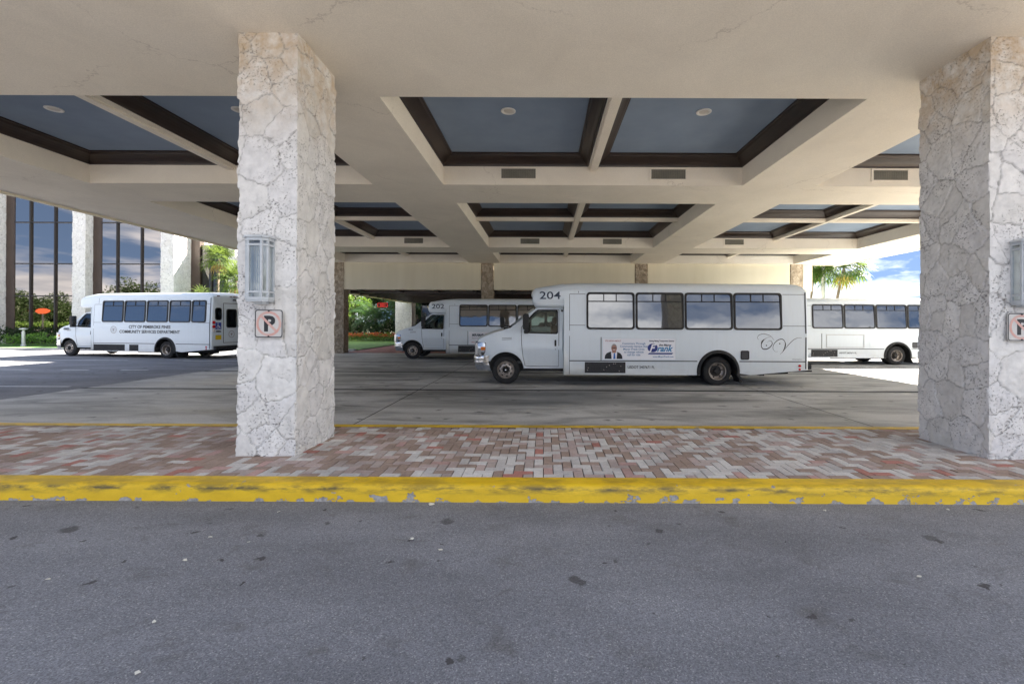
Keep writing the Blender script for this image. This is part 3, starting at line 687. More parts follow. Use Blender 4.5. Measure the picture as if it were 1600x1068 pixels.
# ------------------------------------------------------------------ entrance building behind the canopy
YB = 24.36
eb = thing('entrance_building', 'low entrance building with tan fascia beam and stone piers behind the parked buses', 'building')
FZ0, FZ1 = 3.42, ZC - 0.002
mb = MB()
xs = [-13.3, -11.45, -10.7, -3.4, -2.72, 4.83, 5.53, 13.13, 13.83, 14.25]
for a, b in ((-13.3, -11.35), (-10.72, -3.39), (-2.70, 4.85), (5.55, 13.15), (13.85, 14.35)): mb.box((a, YB, FZ0), (b, YB + 0.3, FZ1))
mb.build('fascia_beam', FASCIA, eb)
for k, x in enumerate((-11.03, -3.045, 5.20, 13.50)):
    stone_column('pier', None, x, YB - 0.03, 0.63, 0.63, 0.0, FZ1 - 0.001, 40 + k, BROWNSTONE, ds=0.03, cell=0.018, depth=0.02, parent=eb)
mb = MB(); mb.box((-11.35, YB + 0.3, 3.46), (14.3, 38.5, 3.9)); mb.build('roof', PLASTER, eb)
mb = MB()
for y in np.arange(25.6, 38.2, 1.35): mb.box((-10.9, y, 3.30), (14.0, y + 0.22, 3.455))
for x in np.arange(-10.2, 14.0, 2.1): mb.box((x, YB + 0.4, 3.36), (x + 0.2, 38.3, 3.453))
mb.build('ceiling_beams', CROWN, eb)
mb = MB(); mb.box((-11.35, YB + 0.32, 3.28), (-10.9, 38.5, 3.455)); mb.build('edge_beam', FASCIA, eb)
mb = MB(); mb.box((-10.3, 38.2, 0), (14.3, 38.4, 3.46)); mb.build('glass_front', DARKGLASS, eb)
mb = MB()
for x in np.arange(-10.3, 14.2, 1.6): mb.box((x, 38.12, 0), (x + 0.07, 38.19, 3.45))
mb.build('mullions', MULL, eb)
mb = MB(); mb.box((13.86, YB + 0.32, 0), (14.33, 38.4, 3.45)); mb.build('end_wall', FASCIA, eb)
mb = MB(); mb.box((-11.0, 38.45, 3.9), (14.3, 60, 7.6)); mb.build('rear_shade_block', BUILDW, eb)  # unseen block behind, made tall so that it shades the garden
stone_column('stone_column', 'broad whitewashed column at the far end of the red path, behind the second bus', -11.55, 37.4, 1.35, 1.1, 0.0, 3.455, 61, STONE, ds=0.04, cell=0.12)
# hanging red display
t = thing('hanging_display', 'small red lit number display hanging over the red path', 'display', (-9.2, 26, 0))
MB().box((-0.3, -0.08, 2.52), (0.3, 0.08, 2.78)).build('housing', mat('display_case', (0.03, 0.01, 0.01), 0.5), t, bevel=0.02)
k = MB(); put_text(k, '301', 0.2, lambda a, b: (-0.15 + a, -0.085, 2.575 + b), 0.0, width=0.30, height=0.15); k.build('digits', LEDRED, t)
k = MB(); k.ring([(a, -0.083, b) for a, b in rrect(-0.28, 0.28, 2.535, 2.765, 0.03)], [(a, -0.083, b) for a, b in rrect(-0.26, 0.26, 2.55, 2.75, 0.02)], (0, 0.002, 0)); k.build('lit_border', LEDRED, t)
MB().tube([(0, 0, 2.8), (0, 0, 3.36)], 0.018, 8).build('hanger_rod', DARKMETAL, t)

# ------------------------------------------------------------------ shuttle buses (local frame: nose at x=0, tail at +x, near side at y=0)
BW = 2.36; TILT = math.tan(R(3.0)); ZK = 1.40; UR = 6.54
def wheel(parent, u, dual, side):
    # side 0 near, 1 far. y of the outer face
    y0 = 0.20 if not dual else 0.05
    sg = 1 if side == 0 else -1; base = y0 if side == 0 else BW - y0
    w = thing_part('wheel', parent)
    t = MB()
    def tp(yo):
        return [(0.225, yo + 0.02), (0.245, yo + 0.005), (0.30, yo), (0.345, yo + 0.012), (0.372, yo + 0.03), (0.384, yo + 0.055), (0.384, yo + 0.165), (0.372, yo + 0.19), (0.30, yo + 0.22), (0.225, yo + 0.20)]
    for yo in ((0, 0.27) if dual else (0,)):
        t.lathe([(r, base + sg * y) for r, y in tp(yo)], (u, 0, 0.384), 'y', 40)
    # tread grooves
    t.build('tyre', TYRE, w, smooth=True, angle=35)
    q = MB(); ys = lambda y: base + sg * y
    if not dual:
        q.lathe([(0.236, ys(0.012)), (0.228, ys(0.0)), (0.215, ys(0.012)), (0.205, ys(0.05)), (0.19, ys(0.045)), (0.165, ys(0.015)), (0.12, ys(0.005)), (0.09, ys(0.02)), (0.085, ys(0.03))], (u, 0, 0.384), 'y', 40)
        q.lathe([(0.088, ys(0.03)), (0.075, ys(0.0)), (0.07, ys(-0.02)), (0.045, ys(-0.05)), (0.028, ys(-0.07)), (0.0001, ys(-0.072))], (u, 0, 0.384), 'y', 20, 2)
        for k in range(8):
            a = R(k * 45 + 10); cx, cz = u + 0.168 * math.cos(a), 0.384 + 0.168 * math.sin(a)
            M = Matrix.Translation((cx, 0, cz)) @ Matrix.Rotation(-a, 4, 'Y')
            q.prism([M @ Vector((0.017 * math.cos(R(j * 30)), ys(0.008), 0.034 * math.sin(R(j * 30)))) for j in range(12)], (0, sg * 0.02, 0), 1)
        for k in range(8):
            a = R(k * 45 + 32); q.lathe([(0.012, ys(0.015)), (0.012, ys(-0.012)), (0.0001, ys(-0.014))], (u + 0.108 * math.cos(a), 0, 0.384 + 0.108 * math.sin(a)), 'y', 8, 1)
        q.lathe([(0.022, ys(-0.071)), (0.018, ys(-0.078)), (0.0001, ys(-0.08))], (u, 0, 0.384), 'y', 12, 3)
    else:
        q.lathe([(0.236, ys(0.012)), (0.228, ys(-0.004)), (0.212, ys(0.006)), (0.205, ys(0.05)), (0.20, ys(0.12)), (0.175, ys(0.14)), (0.15, ys(0.15))], (u, 0, 0.384), 'y', 40)
        q.lathe([(0.152, ys(0.15)), (0.14, ys(0.145)), (0.08, ys(0.14)), (0.075, ys(0.06)), (0.05, ys(0.04)), (0.0001, ys(0.04))], (u, 0, 0.384), 'y', 24, 1)
        for k in range(6):
            a = R(k * 60 + 10); q.prism([(u + 0.178 * math.cos(a) + 0.026 * math.cos(R(j * 40)), ys(0.128), 0.384 + 0.178 * math.sin(a) + 0.026 * math.sin(R(j * 40))) for j in range(9)], (0, sg * 0.02, 0), 1)
        for k in range(8):
            a = R(k * 45 + 32); q.lathe([(0.012, ys(0.14)), (0.012, ys(0.115)), (0.0001, ys(0.113))], (u + 0.11 * math.cos(a), 0, 0.384 + 0.11 * math.sin(a)), 'y', 8, 2)
    q.build('rim', [STEEL, STEELD, RUBBER, CHROME], w, smooth=True, angle=35)
    return w
def thing_part(name, parent):
    o = bpy.data.objects.new(name, None); COL.objects.link(o); o.parent = parent; o.empty_display_size = 0.2; return o

def make_bus(name, label, loc, rz, cfg):
    L = cfg.get('L', 8.95); H = cfg.get('H', 2.79); zw0, zw1 = cfg.get('zwin', (1.49, 2.48)); zc0 = cfg.get('zcap', 2.08)
    sun_side = cfg.get('lit', False)
    bus = thing(name, label, 'bus', loc, rz, 'white shuttle buses')
    yw = lambda z: max(0.0, z - ZK) * TILT
    SD = lambda off=0.0: (lambda u, z: (u, yw(z) - off, z))
    FD = lambda off=0.0: (lambda u, z: (u, BW - yw(z) + off, z))
    zt = H - 0.27
    # body: lower sides with arches, upper sides and roof as a loft
    b = MB()
    arch = [(UR + 0.50 * math.cos(R(a)), 0.385 + 0.50 * math.sin(R(a))) for a in np.linspace(191.5, -5, 22)]
    skirt = 0.28
    lower = [(2.43, skirt)] + [p for p in arch if p[1] >= skirt - 0.02] + [(7.4, 0.295), (L - 0.06, 0.43), (L - 0.06, ZK), (2.43, ZK)]
    panel(b, lower, [], 0.6, SD()); panel(b, lower, [], 0.6, FD())
    b.tube([(0, 0, 0), (0, 0, 0.0001)], 0.00001, 3)
    st = [(2.43, 0.0, -0.025), (2.55, 0.0, -0.018), (2.82, 0.0, 0.0), (5.5, 0, 0.005), (L - 0.45, 0.0, 0.0), (L - 0.22, 0.0, -0.02), (L - 0.10, 0.004, -0.07), (L - 0.05, 0.012, -0.12), (L - 0.015, 0.035, -0.18), (L, 0.07, -0.25)]
    def section(e, dh, z0=ZK):
        y1 = yw(zt); pts = [(e + yw(z), z) for z in np.linspace(z0, zt - 0.02, 5)]
        hh = H + dh
        for a in np.linspace(0, 90, 7): pts.append((e + y1 + 0.26 * (1 - math.cos(R(a))), zt + (hh - 0.05 - zt) * math.sin(R(a))))
        pts.append((BW / 2 - 0.4, hh - 0.012)); pts.append((BW / 2, hh))
        return pts + [(BW - y, z) for y, z in reversed(pts[:-1])]
    rows = [[(u, y, z) for y, z in section(e, dh)] for u, e, dh in st]
    b.strips(rows)
    # rear corners below the waist and rear face
    for (ua, ea, _), (ub, ec, _) in zip(st[-5:-1], st[-4:]):
        for f in (lambda y: y, lambda y: BW - y):
            b.quad((ua, f(ea), 0.43), (ub, f(ec), 0.43), (ub, f(ec), ZK), (ua, f(ea), ZK))
    last = section(st[-1][1], st[-1][2])
    b.add([(L, y, z) for y, z in [(0.07, 0.43)] + last + [(BW - 0.07, 0.43)]], [tuple(range(len(last) + 2))])
    b.quad((2.43, 0, skirt), (2.43, BW, skirt), (2.43, BW, 2.3), (2.43, 0, 2.3))
    first = section(0.0, -0.025, 2.0); b.add([(2.43, y, z) for y, z in first], [tuple(range(len(first)))])
    b.build('body', BUSW, bus, smooth=True, weld=0.002, angle=28)
    # cab-over cap
    c = MB(); zb = zc0; hcap = H - 0.025
    prof = [(1.585, zb + 0.17, zb + 0.36, 0.16), (1.60, zb + 0.10, zb + 0.44, 0.105), (1.635, zb + 0.055, zb + 0.51, 0.07), (1.69, zb + 0.025, min(zb + 0.565, hcap - 0.10), 0.035), (1.80, zb + 0.006, hcap - 0.105, 0.012), (1.95, zb, hcap - 0.078, 0.004), (2.15, zb, hcap - 0.045, 0.0), (2.435, zb, hcap, 0.0)]
    rows = []
    for u, z0, z1, e in prof:
        y0 = e; pts = []; hgt = z1 - z0; rt = min(0.26, hgt * 0.45); rb = min(0.09, hgt * 0.3)
        yy = lambda z: e + yw(z)
        for a in np.linspace(0, 90, 5): pts.append((yy(z0) + rb * (1 - math.sin(R(a))), z0 + rb * (1 - math.cos(R(a)))))
        for z in np.linspace(z0 + rb + 0.01, z1 - rt - 0.01, 3): pts.append((yy(z), z))
        for a in np.linspace(0, 90, 7): pts.append((yy(z1 - rt) + rt * (1 - math.cos(R(a))), z1 - rt + (rt - 0.04) * math.sin(R(a))))
        pts.append((BW / 2 - 0.4, z1 - 0.01)); pts.append((BW / 2, z1))
        full = pts + [(BW - y, z) for y, z in reversed(pts[:-1])]
        bul = 0.22 * max(0, 1 - (u - 1.585) / 0.5)
        rows.append([(u + bul * abs((y - BW / 2) / (BW / 2)) ** 3 * 0.5 - bul * 0.25, y, z) for y, z in full])
    c.strips(rows, close=True); c.add(rows[0], [tuple(range(len(rows[0])))])
    c.build('overhead_cap', BUSW, bus, smooth=True, angle=50)
    # cab
    def hw(u, z):
        h = 1.0 - 0.16 * max(0, (0.6 - u) / 0.6) ** 2
        if z > 1.36: h -= 0.20 * (z - 1.36)
        if z < 0.85: h -= 0.05 * (0.85 - z) / 0.45
        h += 0.018 * math.exp(-((z - 0.98) / 0.10) ** 2)
        if u < 1.4: h += 0.03 * math.exp(-((math.hypot(u - 0.873, z - 0.385) - 0.52) / 0.07) ** 2)
        return h
    nc = lambda off=0.0: (lambda u, z: (u, BW / 2 - hw(u, z) - off, z))
    fc = lambda off=0.0: (lambda u, z: (u, BW / 2 + hw(u, z) + off, z))
    top = [(0.11, 1.14), (0.16, 1.215), (0.30, 1.285), (0.60, 1.40), (0.80, 1.455), (0.98, 1.51)]
    pil = [(1.14, 1.635), (1.30, 1.765), (1.50, 1.92), (1.68, 2.045)]
    roof = [(1.85, 2.085), (2.15, 2.10), (2.44, 2.10)]
    farch = [(0.873 + 0.485 * math.cos(R(a)), 0.385 + 0.485 * math.sin(R(a))) for a in np.linspace(5, 152, 20)]
    outline = [(1.40, 0.43), (2.44, 0.43)] + roof[::-1] + pil[::-1] + top[::-1] + [(0.12, 0.76), (0.36, 0.62)] + farch[::-1]
    win = [(1.44, 1.405), (2.21, 1.385), (2.25, 1.42), (2.25, 1.95), (2.21, 1.985), (1.78, 1.985), (1.70, 1.95), (1.55, 1.80), (1.42, 1.64), (1.40, 1.46)]
    cb = MB()
    panel(cb, outline, [win], 0.075, nc()); panel(cb, outline, [win], 0.11, fc())
    def across(p, crown, fwd, ws):
        u, z = p; h = hw(u, z); return [(u - fwd * (1 - w * w), BW / 2 + h * w, z + crown * (1 - w * w) - (0.012 if abs(w) > 0.99 else 0)) for w in ws]
    WS = [-1, -0.985, -0.94, -0.8, -0.55, -0.25, 0, 0.25, 0.55, 0.8, 0.94, 0.985, 1]
    cb.strips([across(p, 0.045, 0.10, WS) for p in top])
    cb.strips([across(p, 0.03, 0.05, WS) for p in [pil[-1]] + roof])
    cb.strips([across(p, 0.0, 0.10, WS) for p in [(0.11, 1.14), (0.10, 1.0), (0.11, 0.9), (0.12, 0.76), (0.16, 0.6), (0.2, 0.45)]])
    for sg in (-1, 1):
        cb.strips([across(p, 0.0, 0.0, [sg * 0.90, sg * 0.95, sg * 1.0]) for p in [top[-1]] + pil])
    cb.build('cab', BUSW, bus, smooth=True, weld=0.004, angle=38)
    wsr = []
    for i, p in enumerate([top[-1]] + pil): wsr.append([(x - 0.005, y, z + 0.008) for x, y, z in across(p, 0.02, 0.10, [-0.90, -0.6, -0.3, 0, 0.3, 0.6, 0.90])])
    MB().strips(wsr).build('windscreen', CABGLASS, bus, smooth=True)
    wp = MB(); wp.tube([(0.95, 0.35, 1.545), (1.0, 0.7, 1.60), (1.03, 1.1, 1.62)], 0.012, 6); wp.tube([(0.93, 1.2, 1.57), (1.0, 1.5, 1.60), (1.05, 1.9, 1.60)], 0.012, 6); wp.box((0.80, 0.3, 1.47), (0.96, BW - 0.3, 1.535)); wp.build('wiper', RUBBER, bus)
    # doors (seams), door glass, handle
    for fn, nm, near in ((nc, 'door', True), (fc, 'door', False)):
        d = MB()
        dl = [(1.28, 1.40), (1.29, 1.1), (1.33, 0.75), (1.385, 0.52), (1.40, 0.475), (2.30, 0.475), (2.31, 1.2), (2.31, 2.02), (1.73, 2.02), (1.62, 1.94), (1.36, 1.64), (1.28, 1.53)]
        n_ = len(dl); dl2 = []
        for i in range(n_):
            a, e = dl[i], dl[(i + 1) % n_]
            for k in range(5): dl2.append((a[0] + (e[0] - a[0]) * k / 5, a[1] + (e[1] - a[1]) * k / 5))
        g0 = 0.006
        cxm = 1.8; czm = 1.25
        inn = []
        for p in dl2:
            v = Vector((p[0] - cxm, p[1] - czm)).normalized() * 0.015; inn.append((p[0] - v[0], p[1] - v[1]))
        d.ring([fn(0.002)(*p) for p in dl2], [fn(0.002)(*p) for p in inn], (0, 0.001, 0), 0)
        dr = d.build('door', SEAM, bus)
        wcx, wcz = 1.86, 1.7
        wo_ = [(p[0] + (0.03 if p[0] > wcx else -0.03), p[1] + (0.03 if p[1] > wcz else -0.03)) for p in win]
        MB().ring([fn(0.006)(*p) for p in wo_], [fn(0.006)(*p) for p in win], (0, 0.02 if near else -0.02, 0)).build('window_seal', RUBBER, dr)
        gl = MB(); panel(gl, win, [], 0.4, fn(-0.012)); gl.build('window_glass', CABGLASS, dr)
        h = MB(); h.prism([fn(0.004)(*p) for p in rrect(2.185, 2.235, 1.03, 1.20, 0.015)], (0, -0.022 if near else 0.022, 0)); h.build('handle', RUBBER, dr)
        if near:
            lk = MB(); lk.prism([fn(0.004)(*p) for p in rrect(2.20, 2.222, 0.935, 0.957, 0.01)], (0, -0.006, 0)); lk.build('lock', DARKMETAL, dr)
    # fender slots (no lettering)
    vv = MB()
    for z in (1.195, 1.235): vv.prism([nc(0.003)(*p) for p in [(0.77, z), (1.03, z + 0.012), (1.03, z + 0.024), (0.77, z + 0.010)]], (0, -0.004, 0))
    vv.build('fender_vent', SEAM, bus)
    # headlights, grille, bumper
    for fn, sg in ((nc, -1), (fc, 1)):
        hl = MB(); hp = [(0.085, 1.10), (0.13, 1.13), (0.33, 1.12), (0.34, 1.04), (0.315, 0.86), (0.25, 0.74), (0.14, 0.755), (0.09, 0.80)]
        panel(hl, hp, [], 0.05, fn(0.012)); hl.prism([fn(0.011)(*p) for p in hp], (0, -sg * 0.03, 0))
        yi = BW / 2 + sg * (hw(0.1, 1.0) + 0.01); hl.box((0.03, min(yi, yi - sg * 0.34), 0.78), (0.10, max(yi, yi - sg * 0.34), 1.11))
        ho = hl.build('headlight', HEADL, bus)
        am = MB(); panel(am, [(0.20, 0.91), (0.315, 0.92), (0.325, 1.01), (0.19, 1.0)], [], 0.05, fn(0.016)); am.build('turn_signal', AMBER, ho)
        dk = MB(); dk.ring([fn(0.014)(*p) for p in hp], [fn(0.014)(0.21 + (p[0] - 0.21) * 0.86, 0.93 + (p[1] - 0.93) * 0.90) for p in hp], (0, 0.002, 0)); panel(dk, [(0.21, 0.76), (0.26, 0.78), (0.29, 0.85), (0.20, 0.86)], [], 0.05, fn(0.015)); dk.build('bezel', DARKMETAL, ho)
    gr = MB(); gr.box((-0.01, 0.66, 0.80), (0.05, BW - 0.66, 1.12))
    gr.build('grille', DARKMETAL, bus)
    gb = MB()
    for z in (0.84, 0.94, 1.04, 1.10): gb.box((-0.025, 0.62, z), (0.0, BW - 0.62, z + 0.035))
    gb.build('grille_bar', CHROME, bus, bevel=0.005)
    bp = MB(); rows = []
    plan = [(0.43, -0.02), (0.30, -0.025), (0.16, 0.0), (0.06, 0.08), (0.0, 0.25), (-0.06, 0.6), (-0.08, 1.0)]
    plan = plan + [(u, 2.0 - y) for u, y in reversed(plan)]
    rows = [[(u + d, y + 0.18, z) for u, y in plan] for d, z in ((0.02, 0.765), (-0.01, 0.745), (-0.025, 0.70), (-0.012, 0.655), (-0.02, 0.60), (-0.02, 0.545), (0.01, 0.52))]
    bp.strips(rows); bp.strips([[(u + d, y + 0.18, 0.767) for u, y in plan] for d in (0.02, 0.12)])
    bo = bp.build('bumper', CHROME, bus, smooth=True, angle=60)
    va = MB(); va.strips([[(u + d, y + 0.18 + 0.0, z) for u, y in plan] for d, z in ((0.012, 0.525), (0.015, 0.46), (0.05, 0.375), (0.12, 0.375))]); va.build('lower_valance', varied('valance_grey', (0.12, 0.13, 0.14), (0.22, 0.23, 0.25), 6, 0.5), bo, smooth=True)
    # mirrors
    for sg in (-1, 1):
        ym = BW / 2 + sg * 1.20; m_ = MB()
        m_.prism([(a, ym - 0.10, z) for a, z in rrect(1.34, 1.50, 1.47, 1.90, 0.05)], (0, 0.20, 0)); 
        mo = m_.build('mirror', RUBBER, bus, bevel=0.02)
        a_ = MB(); a_.tube([(1.44, ym, 1.47), (1.44, ym, 1.40), (1.50, BW / 2 + sg * 0.96, 1.44)], 0.022, 8); a_.prism([(a, ym - 0.09, z) for a, z in rrect(1.37, 1.50, 1.37, 1.47, 0.03)], (0, 0.18, 0)); a_.build('mirror_arm', RUBBER, mo)
        MB().quad((1.503, ym - 0.085, 1.50), (1.503, ym + 0.085, 1.50), (1.503, ym + 0.085, 1.87), (1.503, ym - 0.085, 1.87)).build('mirror_glass', CHROME, mo)
    sp = MB(); sp.tube([(0.62, 2.05, 1.40), (0.58, 2.12, 1.52)], 0.012, 6); sp.prism([(a, 2.06, z) for a, z in rrect(0.53, 0.67, 1.50, 1.84, 0.06)], (0, 0.12, 0)); sp.build('hood_mirror', RUBBER, bus, bevel=0.02)
    MB().quad((0.674, 2.08, 1.54), (0.674, 2.16, 1.54), (0.674, 2.16, 1.80), (0.674, 2.08, 1.80)).build('hood_mirror_glass', CHROME, bus)
    # interior of the cab
    it = MB(); it.box((0.98, 0.35, 1.28), (1.32, BW - 0.35, 1.43)); it.box((1.0, 0.24, 0.55), (2.42, BW - 0.24, 0.62)); it.box((2.36, 0.3, 0.6), (2.425, BW - 0.3, 2.02)); it.build('dashboard', INTERIOR, bus, bevel=0.02)
    for yc in (0.68, 1.66):
        s_ = MB(); s_.box((1.72, yc - 0.25, 0.95), (2.22, yc + 0.25, 1.10)); s_.box((2.10, yc - 0.24, 1.05), (2.26, yc + 0.24, 1.60)); s_.box((2.14, yc - 0.14, 1.62), (2.25, yc + 0.14, 1.82))
        s_.build('seat', SEATM, bus, bevel=0.04)
    sw = MB(); pts = [(1.44 + 0.10 * math.sin(R(a)), 0.68 + 0.19 * math.cos(R(a)), 1.40 + 0.16 * math.sin(R(a))) for a in range(0, 361, 20)]; sw.tube(pts, 0.014, 6); sw.tube([(1.25, 0.68, 1.33), (1.44, 0.68, 1.40)], 0.03, 6); sw.build('steering_wheel', RUBBER, bus)
    # chassis and wheel wells
    ch = MB(); ch.box((0.35, 0.36, 0.34), (L - 0.3, BW - 0.36, 0.62)); ch.box((0.25, 0.45, 0.60), (1.35, BW - 0.45, 1.12)); ch.box((2.5, 0.36, 0.33), (5.9, BW - 0.36, 0.8)); ch.box((5.95, 0.60, 0.33), (7.15, BW - 0.6, 0.9))
    for u in (3.2, 4.5, 5.5, 7.7): ch.box((u, 0.12, 0.27), (u + 0.12, BW - 0.12, 0.34))
    ch.tube([(4.2, 0.7, 0.24), (7.6, 0.7, 0.26), (8.7, 0.6, 0.32)], 0.045, 8); ch.box((7.5, 0.5, 0.27), (8.3, 1.8, 0.45))
    ch.build('chassis', RUBBER, bus)
    if cfg.get('steps'):
        MB().box((1.42, 0.24, 0.36), (2.42, 0.40, 0.42)).build('running_board', RUBBER, bus)
    fl = MB(); a0 = [(UR + r * math.cos(R(a)), -0.035 if r < 0.56 else -0.006, 0.385 + r * math.sin(R(a))) for r in (1,) for a in ()]
    ang = np.linspace(190, -14, 26)
    rows = [[(UR + r * math.cos(R(a)), y, 0.385 + r * math.sin(R(a)) * (1.0)) for a in ang] for r, y in ((0.575, 0.004), (0.565, -0.022), (0.53, -0.04), (0.495, -0.04), (0.49, 0.0), (0.49, 0.3))]
    fl.strips(rows)
    fl.prism([(UR + 0.50, 0.02, 0.34), (UR + 0.56, 0.02, 0.34), (UR + 0.66, 0.02, 0.10), (UR + 0.62, 0.02, 0.08)], (0, 0.45, 0))
    fl.build('wheel_arch', RUBBER, bus, smooth=True, angle=50)
    wa = MB(); wa.strips([[(0.873 + 0.485 * math.cos(R(a)), y, 0.385 + 0.485 * math.sin(R(a))) for a in np.linspace(0, 175, 20)] for y in (0.19, 0.5)])
    wa.build('wheel_well', RUBBER, bus, smooth=True)
    for u, dual in ((0.873, False), (UR, True)):
        for sd in (0, 1): wheel(bus, u, dual, sd)
    # passenger windows on the near side
    for i, (u0, u1) in enumerate(cfg['windows']):
        o2 = rrect(u0, u1, zw0, zw1, 0.085, 5); i2 = rrect(u0 + 0.05, u1 - 0.05, zw0 + 0.05, zw1 - 0.05, 0.06, 5)
        PT = lambda u, z: (u, yw(z) - 0.003 - (zw1 - z) * 0.021, z)
        w = MB().ring([SD(0.030)(*p) for p in o2], [SD(0.030)(*p) for p in i2], (0, 0.034, 0)).build('window', RUBBER, bus)
        MB().add([PT(*p) for p in i2], [tuple(range(len(i2)))]).build('pane', PANE, w)
        tb = MB(); zb_ = zw1 - 0.255
        tb.prism([SD(0.024)(*p) for p in [(u0 + 0.03, zb_), (u1 - 0.03, zb_), (u1 - 0.03, zb_ + 0.026), (u0 + 0.03, zb_ + 0.026)]], (0, 0.016, 0))
        for f_ in cfg.get('mull', (0.36, 0.62)):
            um = u0 + (u1 - u0) * f_
            tb.prism([SD(0.022)(*p) for p in [(um - 0.011, zb_ + 0.02), (um + 0.011, zb_ + 0.02), (um + 0.011, zw1 - 0.03), (um - 0.011, zw1 - 0.03)]], (0, 0.016, 0))
        tb.build('transom_bar', RUBBER, w)
    # body seams and trim
    sm = MB()
    def line(u0, z0, u1, z1, w_=0.006, off=0.002):
        w_ *= 1.5
        d = Vector((u1 - u0, z1 - z0)).normalized(); nrm = (-d[1] * w_, d[0] * w_)
        k = max(1, int(math.hypot(u1 - u0, z1 - z0) / 0.3)); rows = []
        for q in range(k + 1):
            u = u0 + (u1 - u0) * q / k; z = z0 + (z1 - z0) * q / k
            rows.append([SD(off)(u + nrm[0], z + nrm[1]), SD(off)(u - nrm[0], z - nrm[1])])
        sm.strips(rows)
    line(2.58, 0.655, UR - 0.56, 0.655, 0.009); line(UR + 0.56, 0.655, L - 0.07, 0.655, 0.009)
    line(2.58, 0.30, 2.58, 2.43, 0.004); line(2.58, 2.43, 3.0, 2.43, 0.004); line(2.58, 1.60, 3.0, 1.60, 0.004)
    line(8.26, 1.60, L - 0.08, 1.60, 0.004); line(8.26, 2.44, L - 0.08, 2.44, 0.004)
    line(2.82, 2.46, 2.82, zt - 0.01, 0.005)
    line(L - 0.085, 0.46, L - 0.085, zt - 0.02, 0.012)
    sm.build('panel_seam', SEAM, bus)
    if cfg.get('ventbox', True):
        vb = MB(); vb.prism([SD(0.006)(*p) for p in [(2.99, 0.335), (4.07, 0.335), (4.07, 0.625), (2.99, 0.625)]], (0, 0.01, 0), 0)
        for q in range(9): vb.prism([SD(0.013)(*p) for p in [(3.02, 0.35 + q * 0.03), (4.04, 0.35 + q * 0.03), (4.04, 0.362 + q * 0.03), (3.02, 0.362 + q * 0.03)]], (0, 0.008, 0), 1)
        rg = random.Random(5)
        for q in range(9):
            a, z = rg.uniform(3.05, 4.0), rg.uniform(0.36, 0.6); vb.prism([SD(0.014)(a + 0.012 * math.cos(R(j * 60)), z + 0.012 * math.sin(R(j * 60))) for j in range(6)], (0, 0.004, 0), 2)
        vb.build('battery_vent', [RUBBER, DARKMETAL, STEEL], bus)
        fb = MB(); fb.ring([SD(0.008)(*p) for p in rrect(7.13, 7.36, 0.70, 0.945, 0.04)], [SD(0.008)(*p) for p in rrect(7.16, 7.33, 0.73, 0.915, 0.03)], (0, 0.006, 0)); fb.add([SD(0.003)(*p) for p in rrect(7.14, 7.35, 0.71, 0.935, 0.03)], [tuple(range(20))], 1); fb.build('fuel_filler', [RUBBER, DARKMETAL], bus)
    rl = MB()
    for z, r in ((0.545, 0.036), (0.455, 0.030)): rl.lathe([(r, 0.0), (r, -0.014), (r * 0.4, -0.02), (0.0001, -0.02)], (8.70, 0, z), 'y', 14)
    rl.build('marker_light', REDL, bus, smooth=True)
    rb = MB(); rb.box((L + 0.002, 0.10, 0.44), (L + 0.13, BW - 0.10, 0.58)); rb.box((L - 0.5, 0.02, 0.385), (L + 0.1, 0.08, 0.425)); rb.build('rear_bumper', RUBBER, bus, bevel=0.015)
    # roof edge clearance lights
    # lettering
    T = SD(0.004)
    if cfg.get('number'):
        k = MB(); put_text(k, cfg['number'], 0.3, lambda a, z: T(1.78 + a, zc0 + 0.21 + z), 0.003, width=0.56, height=0.205); k.build('number', NAVY, bus)
    cfg['extra'](bus, SD, L, H) if cfg.get('extra') else None
    return bus

